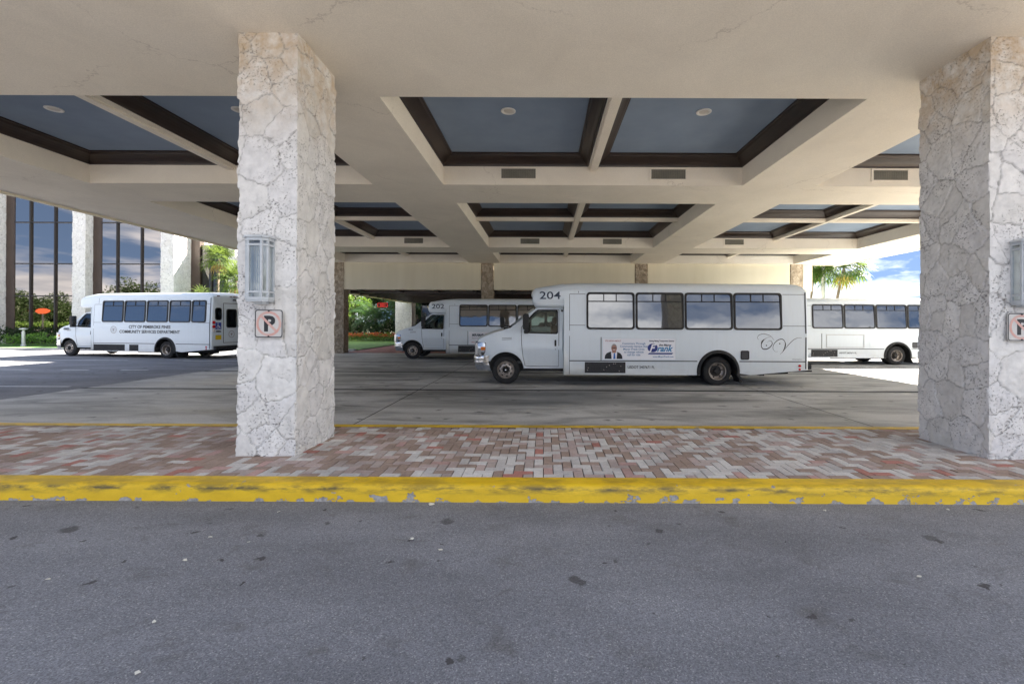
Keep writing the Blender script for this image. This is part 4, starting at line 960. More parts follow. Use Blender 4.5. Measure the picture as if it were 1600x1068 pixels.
WIN = [(3.03, 4.31), (4.34, 5.62), (5.645, 6.92), (6.945, 8.23)]
def holder(bus, SD, full):
    f = MB(); f.prism([SD(0.004)(*p) for p in [(3.43, 0.675), (5.43, 0.675), (5.43, 1.275), (3.43, 1.275)]], (0, 0.003, 0))
    f.ring([SD(0.012)(*p) for p in [(3.43, 0.672), (5.43, 0.672), (5.43, 1.278), (3.43, 1.278)]], [SD(0.012)(*p) for p in [(3.47, 0.70), (5.40, 0.70), (5.40, 1.25), (3.47, 1.25)]], (0, 0.008, 0), 1)
    f.prism([SD(0.006)(*p) for p in [(3.41, 0.66), (3.43, 0.66), (3.43, 1.285), (3.41, 1.285)]], (0, 0.005, 0), 2)
    return f.build('advert_panel', [ADW if full else BUSW, BUSW, SEAM], bus)
def extra_204(bus, SD, L, H):
    ad = holder(bus, SD, True); T = SD(0.0075); T2 = SD(0.0095); T3 = SD(0.0115)
    p = MB()   # half-length portrait of a man in a dark suit
    cu, cz = 3.79, 1.0
    el_ = lambda cx, cy, rx, ry, n=18: [(cx + rx * math.cos(2 * math.pi * i / n), cy + ry * math.sin(2 * math.pi * i / n)) for i in range(n)]
    def P(pts, fn, m): p.add([fn(*q) for q in pts], [tuple(range(len(pts)))], m)
    P([(3.515, 0.71), (3.99, 0.71), (3.975, 0.80), (3.93, 0.86), (3.84, 0.90), (3.66, 0.90), (3.57, 0.86), (3.525, 0.80)], T, 0)
    P([(3.70, 0.71), (3.83, 0.71), (3.85, 0.89), (3.76, 0.91), (3.685, 0.89)], T2, 1)
    P([(3.745, 0.71), (3.805, 0.71), (3.79, 0.85), (3.772, 0.875), (3.755, 0.85)], T3, 2)
    P([(3.72, 0.87), (3.81, 0.87), (3.82, 0.93), (3.71, 0.93)], SD(0.0105), 3); P(el_(cu - 0.025, 1.0, 0.075, 0.105), T2, 3)
    P([(3.692, 1.0), (3.700, 1.06), (3.73, 1.10), (3.765, 1.112), (3.80, 1.10), (3.83, 1.06), (3.842, 1.0), (3.825, 1.03), (3.80, 1.065), (3.765, 1.075), (3.73, 1.065), (3.708, 1.03)], T3, 4)
    P([(3.705, 0.995), (3.825, 0.995), (3.825, 1.012), (3.705, 1.012)], SD(0.013), 0)
    P([(3.735, 0.945), (3.795, 0.945), (3.79, 0.955), (3.74, 0.955)], SD(0.013), 1)
    p.build('portrait', [ADSUIT, ADW, ADTIE, ADSKIN, ADGREY], ad, recalc=False)
    k = MB()
    for i, s in enumerate(('Customers Through', 'Community Service that', 'Mayor Frank Ortis', 'to change vehicle', 'call for ride')):
        put_text(k, s, 0.075, lambda a, z, i=i: T(4.29 + a, 1.095 - i * 0.075 + z), 0.001, align='CENTER')
    k.build('small_text', ADTXT, ad)
    k = MB(); put_text(k, 'www.MayorFrank.com', 0.06, lambda a, z: T(5.07 + a, 0.755 + z), 0.001, align='CENTER')
    k.build('web_text', ADTXT, ad)
    k = MB(); put_text(k, "IT'S NOW ABOUT", 0.05, lambda a, z: T(3.53 + a, 1.17 + z), 0.001, width=0.42); k.build('red_text', mat('ad_red', (0.45, 0.14, 0.12), 0.5), ad)
    k = MB(); put_text(k, 'Moving, Making, Transportation Essential', 0.05, lambda a, z: T(4.70 + a, 1.175 + z), 0.002, width=0.66); put_text(k, 'the Mayor', 0.07, lambda a, z: T(4.96 + a, 1.06 + z), 0.003, 0.3, width=0.33); k.build('grey_text', mat('ad_dark', (0.06, 0.06, 0.09), 0.5), ad)
    k = MB(); e = el_(4.79, 1.005, 0.135, 0.115, 28); k.add([T(*q) for q in e], [tuple(range(28))]); k.add([T(*q) for q in [(4.66, 0.835), (5.30, 0.835), (5.34, 0.875), (4.70, 0.875)]], [(0, 1, 2, 3)]); k.build('blue_badge', ADBLUE, ad)
    k = MB(); put_text(k, 'F', 0.25, lambda a, z: T2(4.70 + a, 0.905 + z), 0.008, 0.35, height=0.2); k.build('badge_letter', ADW, ad)
    k = MB(); put_text(k, 'rank', 0.24, lambda a, z: T2(4.905 + a, 0.905 + z), 0.007, 0.35, width=0.43, height=0.17); k.build('name_lettering', ADTEAL, ad)
    k = MB(); put_text(k, 'USDOT 2407671 FL', 0.13, lambda a, z: SD(0.004)(4.13 + a, 0.455 + z), 0.002, width=0.72, height=0.075); k.build('registration_text', BLACKP, bus)
    # script monogram CV from thick and thin strokes
    k = MB()
    def stroke(pts, r0, r1):
        pts = [Vector((a, z)) for a, z in pts]; sm_ = []
        for i in range(len(pts) - 1):
            p0, p1, p2, p3 = pts[max(i - 1, 0)], pts[i], pts[i + 1], pts[min(i + 2, len(pts) - 1)]
            for t in np.linspace(0, 1, 8, endpoint=False):
                sm_.append(0.5 * ((2 * p1) + (p2 - p0) * t + (2 * p0 - 5 * p1 + 4 * p2 - p3) * t * t + (3 * p1 - p0 - 3 * p2 + p3) * t ** 3))
        sm_.append(pts[-1]); n = len(sm_); rows = []
        for i, q in enumerate(sm_):
            d = (sm_[min(i + 1, n - 1)] - sm_[max(i - 1, 0)]).normalized(); wd = r0 + (r1 - r0) * math.sin(math.pi * i / (n - 1)) ** 2
            rows.append([SD(0.004)(q[0] - d[1] * wd, q[1] + d[0] * wd), SD(0.004)(q[0] + d[1] * wd, q[1] - d[0] * wd)])
        k.strips(rows)
    cv = lambda x, y: (7.56 + (x - 490) / 725 * 1.19, 1.40 - (y - 215) / 340 * 0.55)
    stroke([cv(*q) for q in ((515, 315), (500, 280), (525, 240), (590, 220), (660, 232), (720, 262), (765, 320))], 0.003, 0.006)
    stroke([cv(*q) for q in ((720, 262), (650, 285), (590, 340), (562, 410), (585, 462), (640, 470), (700, 440), (738, 385), (725, 340), (690, 335), (655, 362))], 0.002, 0.013)
    stroke([cv(*q) for q in ((560, 400), (572, 350), (610, 305))], 0.004, 0.016)
    stroke([cv(*q) for q in ((835, 505), (790, 510), (752, 460), (765, 390), (820, 330), (880, 305), (925, 320), (950, 370), (945, 430), (915, 500), (870, 552))], 0.002, 0.010)
    stroke([cv(*q) for q in ((930, 325), (953, 380), (940, 450), (905, 515))], 0.004, 0.015)
    stroke([cv(*q) for q in ((870, 552), (920, 500), (1000, 400), (1080, 320), (1150, 285), (1215, 285))], 0.003, 0.007)
    for q in ((645, 410), (860, 380)):
        c_ = cv(*q); k.add([SD(0.004)(*w) for w in el_(c_[0], c_[1], 0.018, 0.018, 12)], [tuple(range(12))])
    k.build('script_monogram', BLACKP, bus)
    k = MB(); put_text(k, 'Champion', 0.06, lambda a, z: SD(0.004)(8.50 + a, 0.70 + z), 0.001, width=0.26, height=0.03); k.build('maker_text', SEAM, bus)
def extra_202(bus, SD, L, H):
    ad = holder(bus, SD, True); T = SD(0.0075)
    k = MB(); put_text(k, 'MIRAMAR', 0.16, lambda a, z: T(3.62 + a, 1.05 + z), 0.004, width=0.52, height=0.12); put_text(k, 'FLORIDA', 0.1, lambda a, z: T(4.40 + a, 1.05 + z), 0.003, width=0.6, height=0.11); k.build('lettering', NAVY, ad)
    k = MB(); put_text(k, 'Beauty and Progress of the City', 0.07, lambda a, z: T(3.62 + a, 0.95 + z), 0.001, width=0.8); k.build('small_text', ADGREY, ad)
    k = MB(); put_text(k, 'www.cityofmiramar.com', 0.07, lambda a, z: T(3.58 + a, 0.765 + z), 0.002, width=1.1); k.build('red_text', mat('ad_red_text', (0.5, 0.08, 0.08), 0.5), ad)
    k = MB(); e = [(4.27 + 0.075 * math.cos(i * 0.3142), 1.11 + 0.075 * math.sin(i * 0.3142)) for i in range(20)]; k.add([T(*q) for q in e], [tuple(range(20))]); k.build('emblem', ORANGE, ad)
    k = MB(); put_text(k, '202', 0.1, lambda a, z: (0.70 + a, 0.155, 1.31 + z), 0.002, width=0.2, height=0.05); k.build('hood_number', NAVY, bus)
def extra_third(bus, SD, L, H):
    holder(bus, SD, False)
    pl = MB(); pl.ring([SD(0.018)(*p) for p in [(3.60, 0.70), (5.16, 0.70), (5.16, 1.25), (3.60, 1.25)]], [SD(0.018)(*p) for p in [(3.63, 0.73), (5.13, 0.73), (5.13, 1.22), (3.63, 1.22)]], (0, 0.006, 0)); pl.build('empty_frame', BUSTRIM, bus)
    k = MB(); put_text(k, 'USDOT 2407671 FL', 0.13, lambda a, z: SD(0.004)(4.13 + a, 0.455 + z), 0.002, width=0.72, height=0.075); k.build('registration_text', SEAM, bus)
def extra_city(bus, SD, L, H):
    T = SD(0.004)
    k = MB(); put_text(k, 'CITY OF PEMBROKE PINES', 0.2, lambda a, z: T(4.57 + a, 1.335 + z), 0.0055, width=2.26, height=0.145); put_text(k, 'COMMUNITY SERVICES DEPARTMENT', 0.2, lambda a, z: T(4.05 + a, 1.115 + z), 0.0055, width=3.28, height=0.145); k.build('lettering', BLACKP, bus)
    el_ = lambda cx, cy, r, n=24: [(cx + r * math.cos(2 * math.pi * i / n), cy + r * math.sin(2 * math.pi * i / n)) for i in range(n)]
    k = MB(); k.ring([T(*q) for q in el_(3.72, 1.27, 0.17)], [T(*q) for q in el_(3.72, 1.27, 0.145)], (0, 0.002, 0)); k.ring([T(*q) for q in el_(3.72, 1.27, 0.10)], [T(*q) for q in el_(3.72, 1.27, 0.09)], (0, 0.002, 0)); k.add([T(3.70, 1.20), T(3.73, 1.20), T(3.78, 1.33), T(3.66, 1.31)], [(0, 1, 2, 3)]); k.build('round_seal', ADGREY, bus)
    k = MB(); put_text(k, '8882', 0.1, lambda a, z: (0.62 + a, 0.145, 1.24 + z), 0.004, width=0.32, height=0.10); k.build('hood_number', NAVY, bus)
    k = MB()
    for a, b in ((2.6, 4.35), (4.6, 5.1)): k.prism([SD(0.006)(*p) for p in [(a, 0.32), (b, 0.32), (b, 0.60), (a, 0.60)]], (0, 0.01, 0))
    k.build('skirt_box', RUBBER, bus)
    # rear face
    X = lambda off: (lambda y, z: (L + off, y, z))
    r = X(0.008)
    d = MB(); d.ring([r(*p) for p in [(0.60, 0.70), (1.50, 0.70), (1.50, 2.50), (0.60, 2.50)]], [r(*p) for p in [(0.625, 0.72), (1.475, 0.72), (1.475, 2.475), (0.625, 2.475)]], (-0.006, 0, 0)); dr = d.build('rear_door', SEAM, bus)
    w = MB(); w.ring([X(0.016)(*p) for p in rrect(0.76, 1.32, 1.38, 2.24, 0.10)], [X(0.016)(*p) for p in rrect(0.80, 1.28, 1.42, 2.20, 0.08)], (-0.014, 0, 0)); w.add([X(0.006)(*p) for p in rrect(0.79, 1.29, 1.41, 2.21, 0.08)], [tuple(range(20))], 1); w.build('door_window', [RUBBER, PANE], dr)
    k = MB(); k.ring([r(*q) for q in el_(1.04, 1.09, 0.16)], [r(*q) for q in el_(1.04, 1.09, 0.135)], (-0.002, 0, 0)); k.add([r(1.02, 1.02), r(1.06, 1.02), r(1.10, 1.15), r(0.98, 1.13)], [(0, 1, 2, 3)]); k.build('door_seal', ADGREY, dr)
    MB().box((L + 0.008, 1.38, 1.42), (L + 0.05, 1.46, 1.50)).build('handle', RUBBER, dr)
    for y in (0.18, 1.66):
        w = MB(); w.ring([X(0.012)(*p) for p in rrect(y, y + 0.34, 1.72, 2.28, 0.11)], [X(0.012)(*p) for p in rrect(y + 0.035, y + 0.305, 1.755, 2.245, 0.09)], (-0.01, 0, 0)); w.add([X(0.004)(*p) for p in rrect(y + 0.03, y + 0.31, 1.75, 2.25, 0.09)], [tuple(range(20))], 1); w.build('rear_window', [RUBBER, PANE], bus)
    for y in (0.12, 2.24):
        for z, m_ in ((1.62, REDL), (1.44, REDL), (1.26, WHITE)):
            MB().lathe([(0.07, 0.0), (0.07, 0.02), (0.03, 0.03), (0.0001, 0.03)], (L, y, z), 'x', 16).build('tail_light', m_, bus, smooth=True)
    k = MB()
    for y in (0.35, 1.0, 1.18, 1.36, 2.0): k.box((L - 0.03, y - 0.05, 2.78), (L + 0.03, y + 0.05, 2.82))
    k.build('roof_marker', mat('red_dark', (0.12, 0.01, 0.01), 0.3), bus)
    MB().box((L, 1.1, 2.62), (L + 0.06, 1.3, 2.68)).build('licence_lamp', RUBBER, bus)
    # wheelchair emblem on blue square
    s = MB(); s.add([r(*p) for p in [(0.20, 1.32), (0.50, 1.32), (0.50, 1.62), (0.20, 1.62)]], [(0, 1, 2, 3)]); so = s.build('access_sticker', mat('access_blue', (0.02, 0.06, 0.35), 0.4), bus)
    s = MB(); q = X(0.012)
    s.ring([q(*p) for p in el_(0.33, 1.415, 0.07)], [q(*p) for p in el_(0.33, 1.415, 0.052)], (-0.002, 0, 0)); s.add([q(*p) for p in el_(0.325, 1.585, 0.022, 10)], [tuple(range(10))])
    for pts in ([(0.315, 1.44), (0.34, 1.44), (0.335, 1.56), (0.31, 1.56)], [(0.315, 1.43), (0.42, 1.43), (0.42, 1.452), (0.315, 1.452)], [(0.40, 1.44), (0.425, 1.44), (0.455, 1.36), (0.43, 1.36)]): s.add([X(0.014)(*p) for p in pts], [(0, 1, 2, 3)])
    s.build('wheelchair_symbol', ADW, so)
    s = MB(); put_text(s, '8882', 0.1, lambda a, z: r(0.24 + a, 1.18 + z), 0.004, width=0.25, height=0.09); s.build('rear_number', BLACKP, bus)
    s = MB(); s.add([r(*p) for p in [(0.20, 0.86), (0.50, 0.86), (0.50, 1.06), (0.20, 1.06)]], [(0, 1, 2, 3)]); s.build('licence_plate', YELLOW, bus)
    s = MB()
    for y in (0.10, 1.7): s.box((UR + 0.56, y, 0.10), (UR + 0.575, y + 0.5, 0.42))
    mf = s.build('mud_flap', RUBBER, bus)
    s = MB(); put_text(s, 'C.C.', 0.16, lambda a, z: (UR + 0.579, 0.20 + a, 0.2 + z), 0.006, width=0.32, height=0.12); s.build('flap_letters', ADW, mf)

make_bus('shuttle_bus', 'white shuttle bus number 204 with a portrait advert on its side, nearest in the middle', (-1.9, 12.1, 0), R(-0.0), dict(windows=WIN, number='204', extra=extra_204))
make_bus('shuttle_bus', 'white shuttle bus number 202 half hidden behind the nearest bus', (-6.85, 20.5, 0), 0, dict(windows=WIN, number='202', extra=extra_202))
make_bus('shuttle_bus', 'white shuttle bus with an empty advert frame, passing behind the right stone column', (7.97, 18.66, 0), 0, dict(windows=WIN, extra=extra_third))
make_bus('shuttle_bus', 'white shuttle bus lettered for a city community department, out in the sun at far left', (-23.37, 21.5, 0), R(-10.2),
         dict(windows=[(3.06, 4.24), (4.30, 5.46), (5.53, 6.67), (6.74, 7.86), (7.92, 8.66)], number=None, H=3.0, zwin=(1.62, 2.60), zcap=2.26, extra=extra_city, ventbox=False, mull=(0.5,)))

# ------------------------------------------------------------------ glass office building at left
ob = thing('office_building', 'office building with tall bronze mirror glass between pale stone piers, behind the city bus', 'building')
YG = 32.56; ZH = 13.0
stoneb = []
for k, (x0, x1, d) in enumerate(((-39.42, -38.49, 0.55), (-33.2, -32.27, 0.55), (-26.98, -26.05, 1.55), (-45.64, -44.71, 0.55))):
    stone_column('stone_pier', None, (x0 + x1) / 2, 32.0, x1 - x0, d, 0.0, ZH, 70 + k, PIERSTONE, ds=0.05, cell=0.14, depth=0.012, parent=ob)
mb = MB()
for x0 in (-38.46, -32.24, -44.68): mb.box((x0, YG - 0.03, 0), (x0 + 0.60, YG + 0.3, ZH))
mb.box((-26.03, 33.56, 0), (-25.4, 34.0, ZH))
mb.build('jamb_panel', BRONZEP, ob)
ROWS = [0.0, 3.45, 5.75, 8.7, 11.5, ZH]
def bay(x0, x1, y, xsplit, glass):
    mu = MB(); w = 0.09
    xs_ = [x0] + xsplit + [x1]
    for i in range(len(xs_) - 1):
        for j in range(len(ROWS) - 1):
            t1, t2 = random.uniform(-0.002, 0.002), random.uniform(-0.002, 0.002)
            MB().quad((xs_[i], y + t1, ROWS[j]), (xs_[i + 1], y - t1, ROWS[j]), (xs_[i + 1], y - t1 + t2, ROWS[j + 1]), (xs_[i], y + t1 + t2, ROWS[j + 1])).build('glass_pane', glass, ob)
    for x in xsplit: mu.box((x - w / 2, y - 0.10, 0), (x + w / 2, y + 0.05, ZH))
    for z in ROWS[1:-1]: mu.box((x0, y - 0.08, z - 0.035), (x1, y + 0.05, z + 0.035))
    mu.build('mullions', MULL, ob)
bay(-44.08, -39.4, YG, [-42.9, -41.15], BRONZEG)
bay(-37.86, -33.2, YG, [-36.7, -34.94], BRONZEG)
bay(-31.64, -26.98, YG, [-30.5, -28.76], BRONZEG)
ROWS = [0.0, 3.45, 5.75, 7.3]; ZH2 = ZH; ZH = 7.3
bay(-25.4, -18.6, 33.7, [-24.6, -23.0, -21.2, -19.9], DARKGLASS)
stone_column('stone_pier', None, -22.6, 32.9, 0.5, 0.7, 0.0, ZH, 90, PIERSTONE, ds=0.06, cell=0.10, depth=0.02, parent=ob)
MB().box((-50, 34.6, 0), (-26.5, 44, ZH2 + 0.3)).box((-26.49, 34.6, 0), (-18.5, 37, 7.5)).build('wall', BUILDW, ob)

# ------------------------------------------------------------------ vegetation
def build_leaves(mb, name, mats, parent, rands, smooth=False):
    o = mb.build(name, mats, parent, recalc=False)
    at = o.data.attributes.new('leaf_tone', 'FLOAT', 'FACE')
    rr = rands + [0.5] * (len(o.data.polygons) - len(rands)); at.data.foreach_set('value', rr[:len(o.data.polygons)])
    return o
def leaf_quad(mb, rands, p, d, n, l, w, rnd, m=0):
    s = d.cross(n).normalized() * w * 0.5
    mb.add([p - s * 0.3, p + d * l * 0.5 - s + n * l * 0.06, p + d * l, p + d * l * 0.5 + s + n * l * 0.06], [(0, 1, 2, 3)], m); rands.append(rnd)
def rv(r): 
    while True:
        v = Vector((r.uniform(-1, 1), r.uniform(-1, 1), r.uniform(-1, 1)))
        if 0.05 < v.length < 1: return v
def fan_frond(mb, rands, base, d, petiole, rad, r, nb=16, droop=0.35, m=0):
    d = d.normalized(); tip = base + d * petiole - Vector((0, 0, droop * petiole * 0.35))
    side = d.cross(Vector((0, 0, 1)))
    if side.length < 0.1: side = Vector((1, 0, 0))
    side.normalize(); up = side.cross(d).normalized()
    mb.tube([base, (base + tip) / 2 + Vector((0, 0, 0.05)), tip], [0.018, 0.014, 0.010], 3, m, False); rands += [0.3] * 6
    dd = (d - Vector((0, 0, droop * 0.5))).normalized(); rn = r.random()
    for k in range(nb):
        a = R(-115 + 230 * k / (nb - 1) + r.uniform(-4, 4)); v = (dd * math.cos(a) + side * math.sin(a) + up * (0.12 * math.cos(a * 2))).normalized()
        l = rad * (0.75 + 0.25 * math.cos(a)) * r.uniform(0.85, 1.08); s = v.cross(up).normalized() * 0.032 * rad
        mid = tip + v * l * 0.55; end = tip + v * l - Vector((0, 0, l * (0.12 + droop * 0.35) * r.uniform(0.6, 1.3)))
        mb.add([tip - s * 0.4, tip + s * 0.4, mid + s, mid - s, end], [(0, 1, 2, 3), (3, 2, 4)], m); q = min(1, max(0, rn * 0.7 + r.random() * 0.3)); rands += [q, q]
def fan_palm(name, label, loc, h, rad, nf, seed, lean=(0, 0), group=None, trunk_r=0.11, dead=6, pet=None):
    r = random.Random(seed); t = thing(name, label, 'palm tree', loc, 0, group)
    pet = pet or rad * 0.75
    top = Vector((lean[0], lean[1], h))
    mid = Vector((lean[0] * 0.35, lean[1] * 0.35, h * 0.5))
    if h > 0.4:
        mb = MB(); k = 14; pts = []; rs = []
        for i in range(k + 1):
            s = i / k; p = Vector((0, 0, -0.1)).lerp(mid, s).lerp(mid.lerp(top, s), s); pts.append(p); rs.append(trunk_r * (1.25 - 0.45 * s + 0.06 * (i % 2)))
        mb.tube(pts, rs, 10); mb.build('trunk', BARK, t, smooth=True, angle=70)
    mb = MB(); rd = []
    for i in range(nf):
        az_ = i * 2.39996 + r.uniform(-0.2, 0.2); e = R(82 - 110 * (i / nf) ** 0.9 + r.uniform(-8, 8))
        fan_frond(mb, rd, top, Vector((math.cos(az_) * math.cos(e), math.sin(az_) * math.cos(e), math.sin(e))), pet * r.uniform(0.8, 1.1), rad * r.uniform(0.8, 1.1), r, droop=0.25 + 0.5 * i / nf)
    build_leaves(mb, 'crown', FANL, t, rd)
    if dead:
        mb = MB(); rd = []
        for i in range(dead):
            az_ = i * 2.4 + 1; e = R(-48 + r.uniform(-15, 10))
            fan_frond(mb, rd, top - Vector((0, 0, 0.1)), Vector((math.cos(az_) * math.cos(e), math.sin(az_) * math.cos(e), math.sin(e))), pet * 0.6, rad * 0.7, r, nb=11, droop=0.9)
        build_leaves(mb, 'dead_fronds', FANDEAD, t, rd)
    return t
def feather_palm(name, label, loc, h, length, nf, seed, group=None, m=FEATHER):
    r = random.Random(seed); t = thing(name, label, 'palm tree', loc, 0, group)
    MB().tube([(0, 0, -0.1), (0.02, 0, h * 0.5), (0, 0, h)], [0.16, 0.13, 0.12], 10).build('trunk', BARK, t, smooth=True)
    mb = MB(); rd = []
    for i in range(nf):
        az_ = i * 2.39996; e0 = R(80 - 85 * (i / nf) + r.uniform(-8, 8)); L = length * r.uniform(0.8, 1.1); rn = r.random()
        hd = Vector((math.cos(az_), math.sin(az_), 0)); side = Vector((-hd.y, hd.x, 0)); p = Vector((0, 0, h)); pts = [p.copy()]
        n = 16
        for k in range(n):
            e = e0 - (k / n) ** 1.3 * R(95); p = p + (hd * math.cos(e) + Vector((0, 0, math.sin(e)))) * (L / n); pts.append(p.copy())
        mb.tube(pts, [0.022 * (1 - 0.8 * k / n) for k in range(n + 1)], 3, 0, False); rd += [0.5] * (3 * n)
        for k in range(2, n * 2):
            s = k / 2; i0 = min(int(s), n - 1); q = pts[i0].lerp(pts[i0 + 1], s - i0); dv = (pts[i0 + 1] - pts[i0]).normalized(); ll = L * 0.26 * math.sin(math.pi * min(1, 0.15 + 0.85 * s / n)) ** 0.7
            for sg in (-1, 1):
                d = (side * sg * 0.9 + dv * 0.55 - Vector((0, 0, 0.35 + r.uniform(0, 0.3)))).normalized()
                leaf_quad(mb, rd, q, d, dv.cross(d).normalized(), ll * r.uniform(0.85, 1.1), 0.035, min(1, rn * 0.5 + r.random() * 0.5))
    build_leaves(mb, 'crown', m, t, rd)
    return t
def broad_tree(name, label, loc, h, rad, n, seed, m=BUSHL, leaf=0.16, trunk=True, cat='tree', group=None, flat=0.8, clumps=26):
    r = random.Random(seed); t = thing(name, label, cat, loc, 0, group); cz = h - rad * flat
    cl = []
    for i in range(clumps):
        v = rv(r); v = v.normalized() * (v.length ** 0.5) * 0.85; cl.append((Vector((v.x * rad, v.y * rad, max(0.1 if not trunk else -9, cz + v.z * rad * flat))), rad * r.uniform(0.22, 0.42)))
    if trunk:
        mb = MB(); mb.tube([(0, 0, -0.1), (0.05, 0.03, cz * 0.5), (0.0, 0.0, cz)], [rad * 0.09, rad * 0.07, rad * 0.05], 8)
        for c, _ in cl[:9]: mb.tube([(0.02, 0.01, cz * 0.55), (c * 0.5) + Vector((0, 0, cz * 0.42)), c], [rad * 0.045, rad * 0.03, rad * 0.012], 5)
        mb.build('trunk', BARKD, t, smooth=True)
    mb = MB(); rd = []
    for i in range(n):
        c, cr = cl[i % clumps]; v = rv(r).normalized(); p = c + v * cr * (r.random() ** 0.4)
        d = (rv(r).normalized() + v * 0.8).normalized(); nn = rv(r).normalized(); 
        leaf_quad(mb, rd, p, d, nn, leaf * r.uniform(0.7, 1.3), leaf * 0.55, min(1, max(0, 0.5 + 0.3 * v.z + r.uniform(-0.3, 0.3))))  # leaf tone gets lighter towards the top of each clump
    build_leaves(mb, 'crown' if trunk else 'foliage', m, t, rd)
    return t
def hedge(name, label, x0, x1, y0, y1, z0, z1, n, seed, m, leaf=0.12, cat='hedge'):
    r = random.Random(seed); t = thing(name, label, cat, ((x0 + x1) / 2, (y0 + y1) / 2, 0)); cx, cy = (x0 + x1) / 2, (y0 + y1) / 2
    mb = MB(); rd = []
    for i in range(n):
        x, y = r.uniform(x0, x1) - cx, r.uniform(y0, y1) - cy
        top = z1 * (0.8 + 0.35 * mnoise.noise(Vector((x * 1.1, y, seed))))
        p = Vector((x, y, z0 + (top - z0) * r.random() ** 0.5)); d = (rv(r).normalized() + Vector((0, 0, 0.7))).normalized()
        leaf_quad(mb, rd, p, d, rv(r).normalized(), leaf * r.uniform(0.7, 1.4), leaf * 0.5, r.random())
    build_leaves(mb, 'foliage', m, t, rd); return t

# right side, beyond the third bus
fan_palm('fan_palm', 'fan palm with a slanting trunk against the blue sky at right', (21.3, 34.0, 0), 6.0, 1.45, 46, 5, lean=(1.25, 0.2), group='fan palms', trunk_r=0.10)
fan_palm('fan_palm', 'fan palm with a dark curved trunk beside the light pole', (20.6, 35.5, 0), 6.5, 1.2, 30, 9, lean=(0.7, 0.4), group='fan palms', trunk_r=0.09)
broad_tree('leafy_tree', 'bright green leafy tree beside the end of the tan fascia', (20.9, 36.8, 0), 7.4, 1.7, 3600, 12, BUSHL, 0.22)
t = thing('light_pole', 'pale grey light pole between the palms at right', 'light pole', (21.6, 35.2, 0))
MB().tube([(0, 0, 0), (0, 0, 4.5), (0, 0, 9.0)], [0.16, 0.14, 0.12], 14).build('pole', POLEM, t, smooth=True)
MB().lathe([(0.28, 0.0), (0.28, 0.04), (0.20, 0.08), (0.17, 0.25)], (0, 0, 0), 'z', 16).build('base', POLEM, t, smooth=True)
mb = MB(); mb.box((-0.9, -0.06, 8.9), (0.9, 0.06, 9.02)); mb.build('arm', POLEM, t)
for sx_ in (-1, 1): MB().box((sx_ * 0.9 - 0.35, -0.2, 8.95), (sx_ * 0.9 + 0.35, 0.2, 9.12)).build('lamp_head', POLEM, t, bevel=0.03)
fb = thing('flat_roof_building', 'distant low building with a flat grey roof edge behind the rightmost bus', 'building', (66, 76, 0))
MB().box((-5, 0, 0), (14, 10, 5.6)).build('wall', BUILDW, fb); MB().box((-5.4, -0.4, 5.6), (14.4, 10.4, 6.2)).build('roof', BUSTRIM, fb)

# left side palms in front of the dark glass
fan_palm('fan_palm', 'taller sunlit fan palm with a bare trunk in front of the dark glass', (-22.0, 30.6, 0), 5.9, 0.85, 34, 21, lean=(0.12, 0), group='fan palms', trunk_r=0.075, dead=7)
fan_palm('fan_palm', 'shorter full fan palm partly cut off by the left stone column', (-20.4, 30.0, 0), 4.35, 0.95, 34, 22, lean=(0.1, 0), group='fan palms', trunk_r=0.10, dead=6)
fan_palm('fan_palm', 'low fan palm with no visible trunk above the city bus roof', (-22.4, 29.8, 0), 2.9, 0.85, 22, 23, group='fan palms', trunk_r=0.10, dead=0)
hedge('hedge', 'dark green low hedge at the foot of the glass office building', -46, -27, 30.2, 31.5, 0.05, 1.25, 5200, 31, DARKL, 0.17)
hedge('shrub_border', 'light green shrubs growing along the lawn behind the front of the city bus', -35, -20, 28.8, 29.9, 0.05, 0.95, 2600, 32, BUSHL, 0.16, 'shrubs')
t = thing('bollard_light', 'short pale bollard light standing on the lawn before the mirror glass', 'bollard light', (-33.05, 28.9, 0.05))
MB().lathe([(0.13, 0), (0.13, 0.08), (0.09, 0.12), (0.085, 0.92)], (0, 0, 0), 'z', 16).build('post', POLEM, t, smooth=True)
MB().lathe([(0.06, 0.92), (0.06, 1.02), (0.12, 1.03), (0.20, 1.08), (0.20, 1.13), (0.05, 1.17), (0.0001, 1.17)], (0, 0, 0), 'z', 16).build('cap', POLEM, t, smooth=True)

# garden seen through the low canopy
feather_palm('feather_palm', 'large feathery palm in the garden, left of the hanging red display', (-15.9, 43.0, 0), 2.0, 3.3, 46, 41, 'garden palms')
feather_palm('feather_palm', 'darker feathery palm behind the hanging red display', (-12.6, 45.0, 0), 2.4, 3.0, 30, 42, 'garden palms', leaf_mat('feather_dark', (0.010, 0.026, 0.012), (0.025, 0.055, 0.022)))
feather_palm('feather_palm', 'tall yellow green palm rising above the garden bushes', (-15.3, 49.0, 0), 4.2, 2.7, 24, 43, 'garden palms', leaf_mat('feather_light', (0.04, 0.08, 0.018), (0.09, 0.14, 0.035)))
broad_tree('leafy_bush', 'bright yellow green bush at the left edge of the garden', (-20.2, 47.0, 0), 5.0, 2.3, 4200, 44, GARDENL, 0.24, False, 'bush')
hedge('garden_hedge', 'dark garden hedge behind the flower bed', -18.5, -10.6, 41.2, 42.4, 0.03, 2.0, 6000, 45, DARKL, 0.22)
hd = hedge('flower_bed', 'bed of orange and pink flowers between the lawn and dark hedge', -17.2, -10.95, 38.6, 40.4, 0.03, 0.75, 2600, 46, GARDENL, 0.14, 'flower bed')
r = random.Random(8); mb = MB(); rd = []
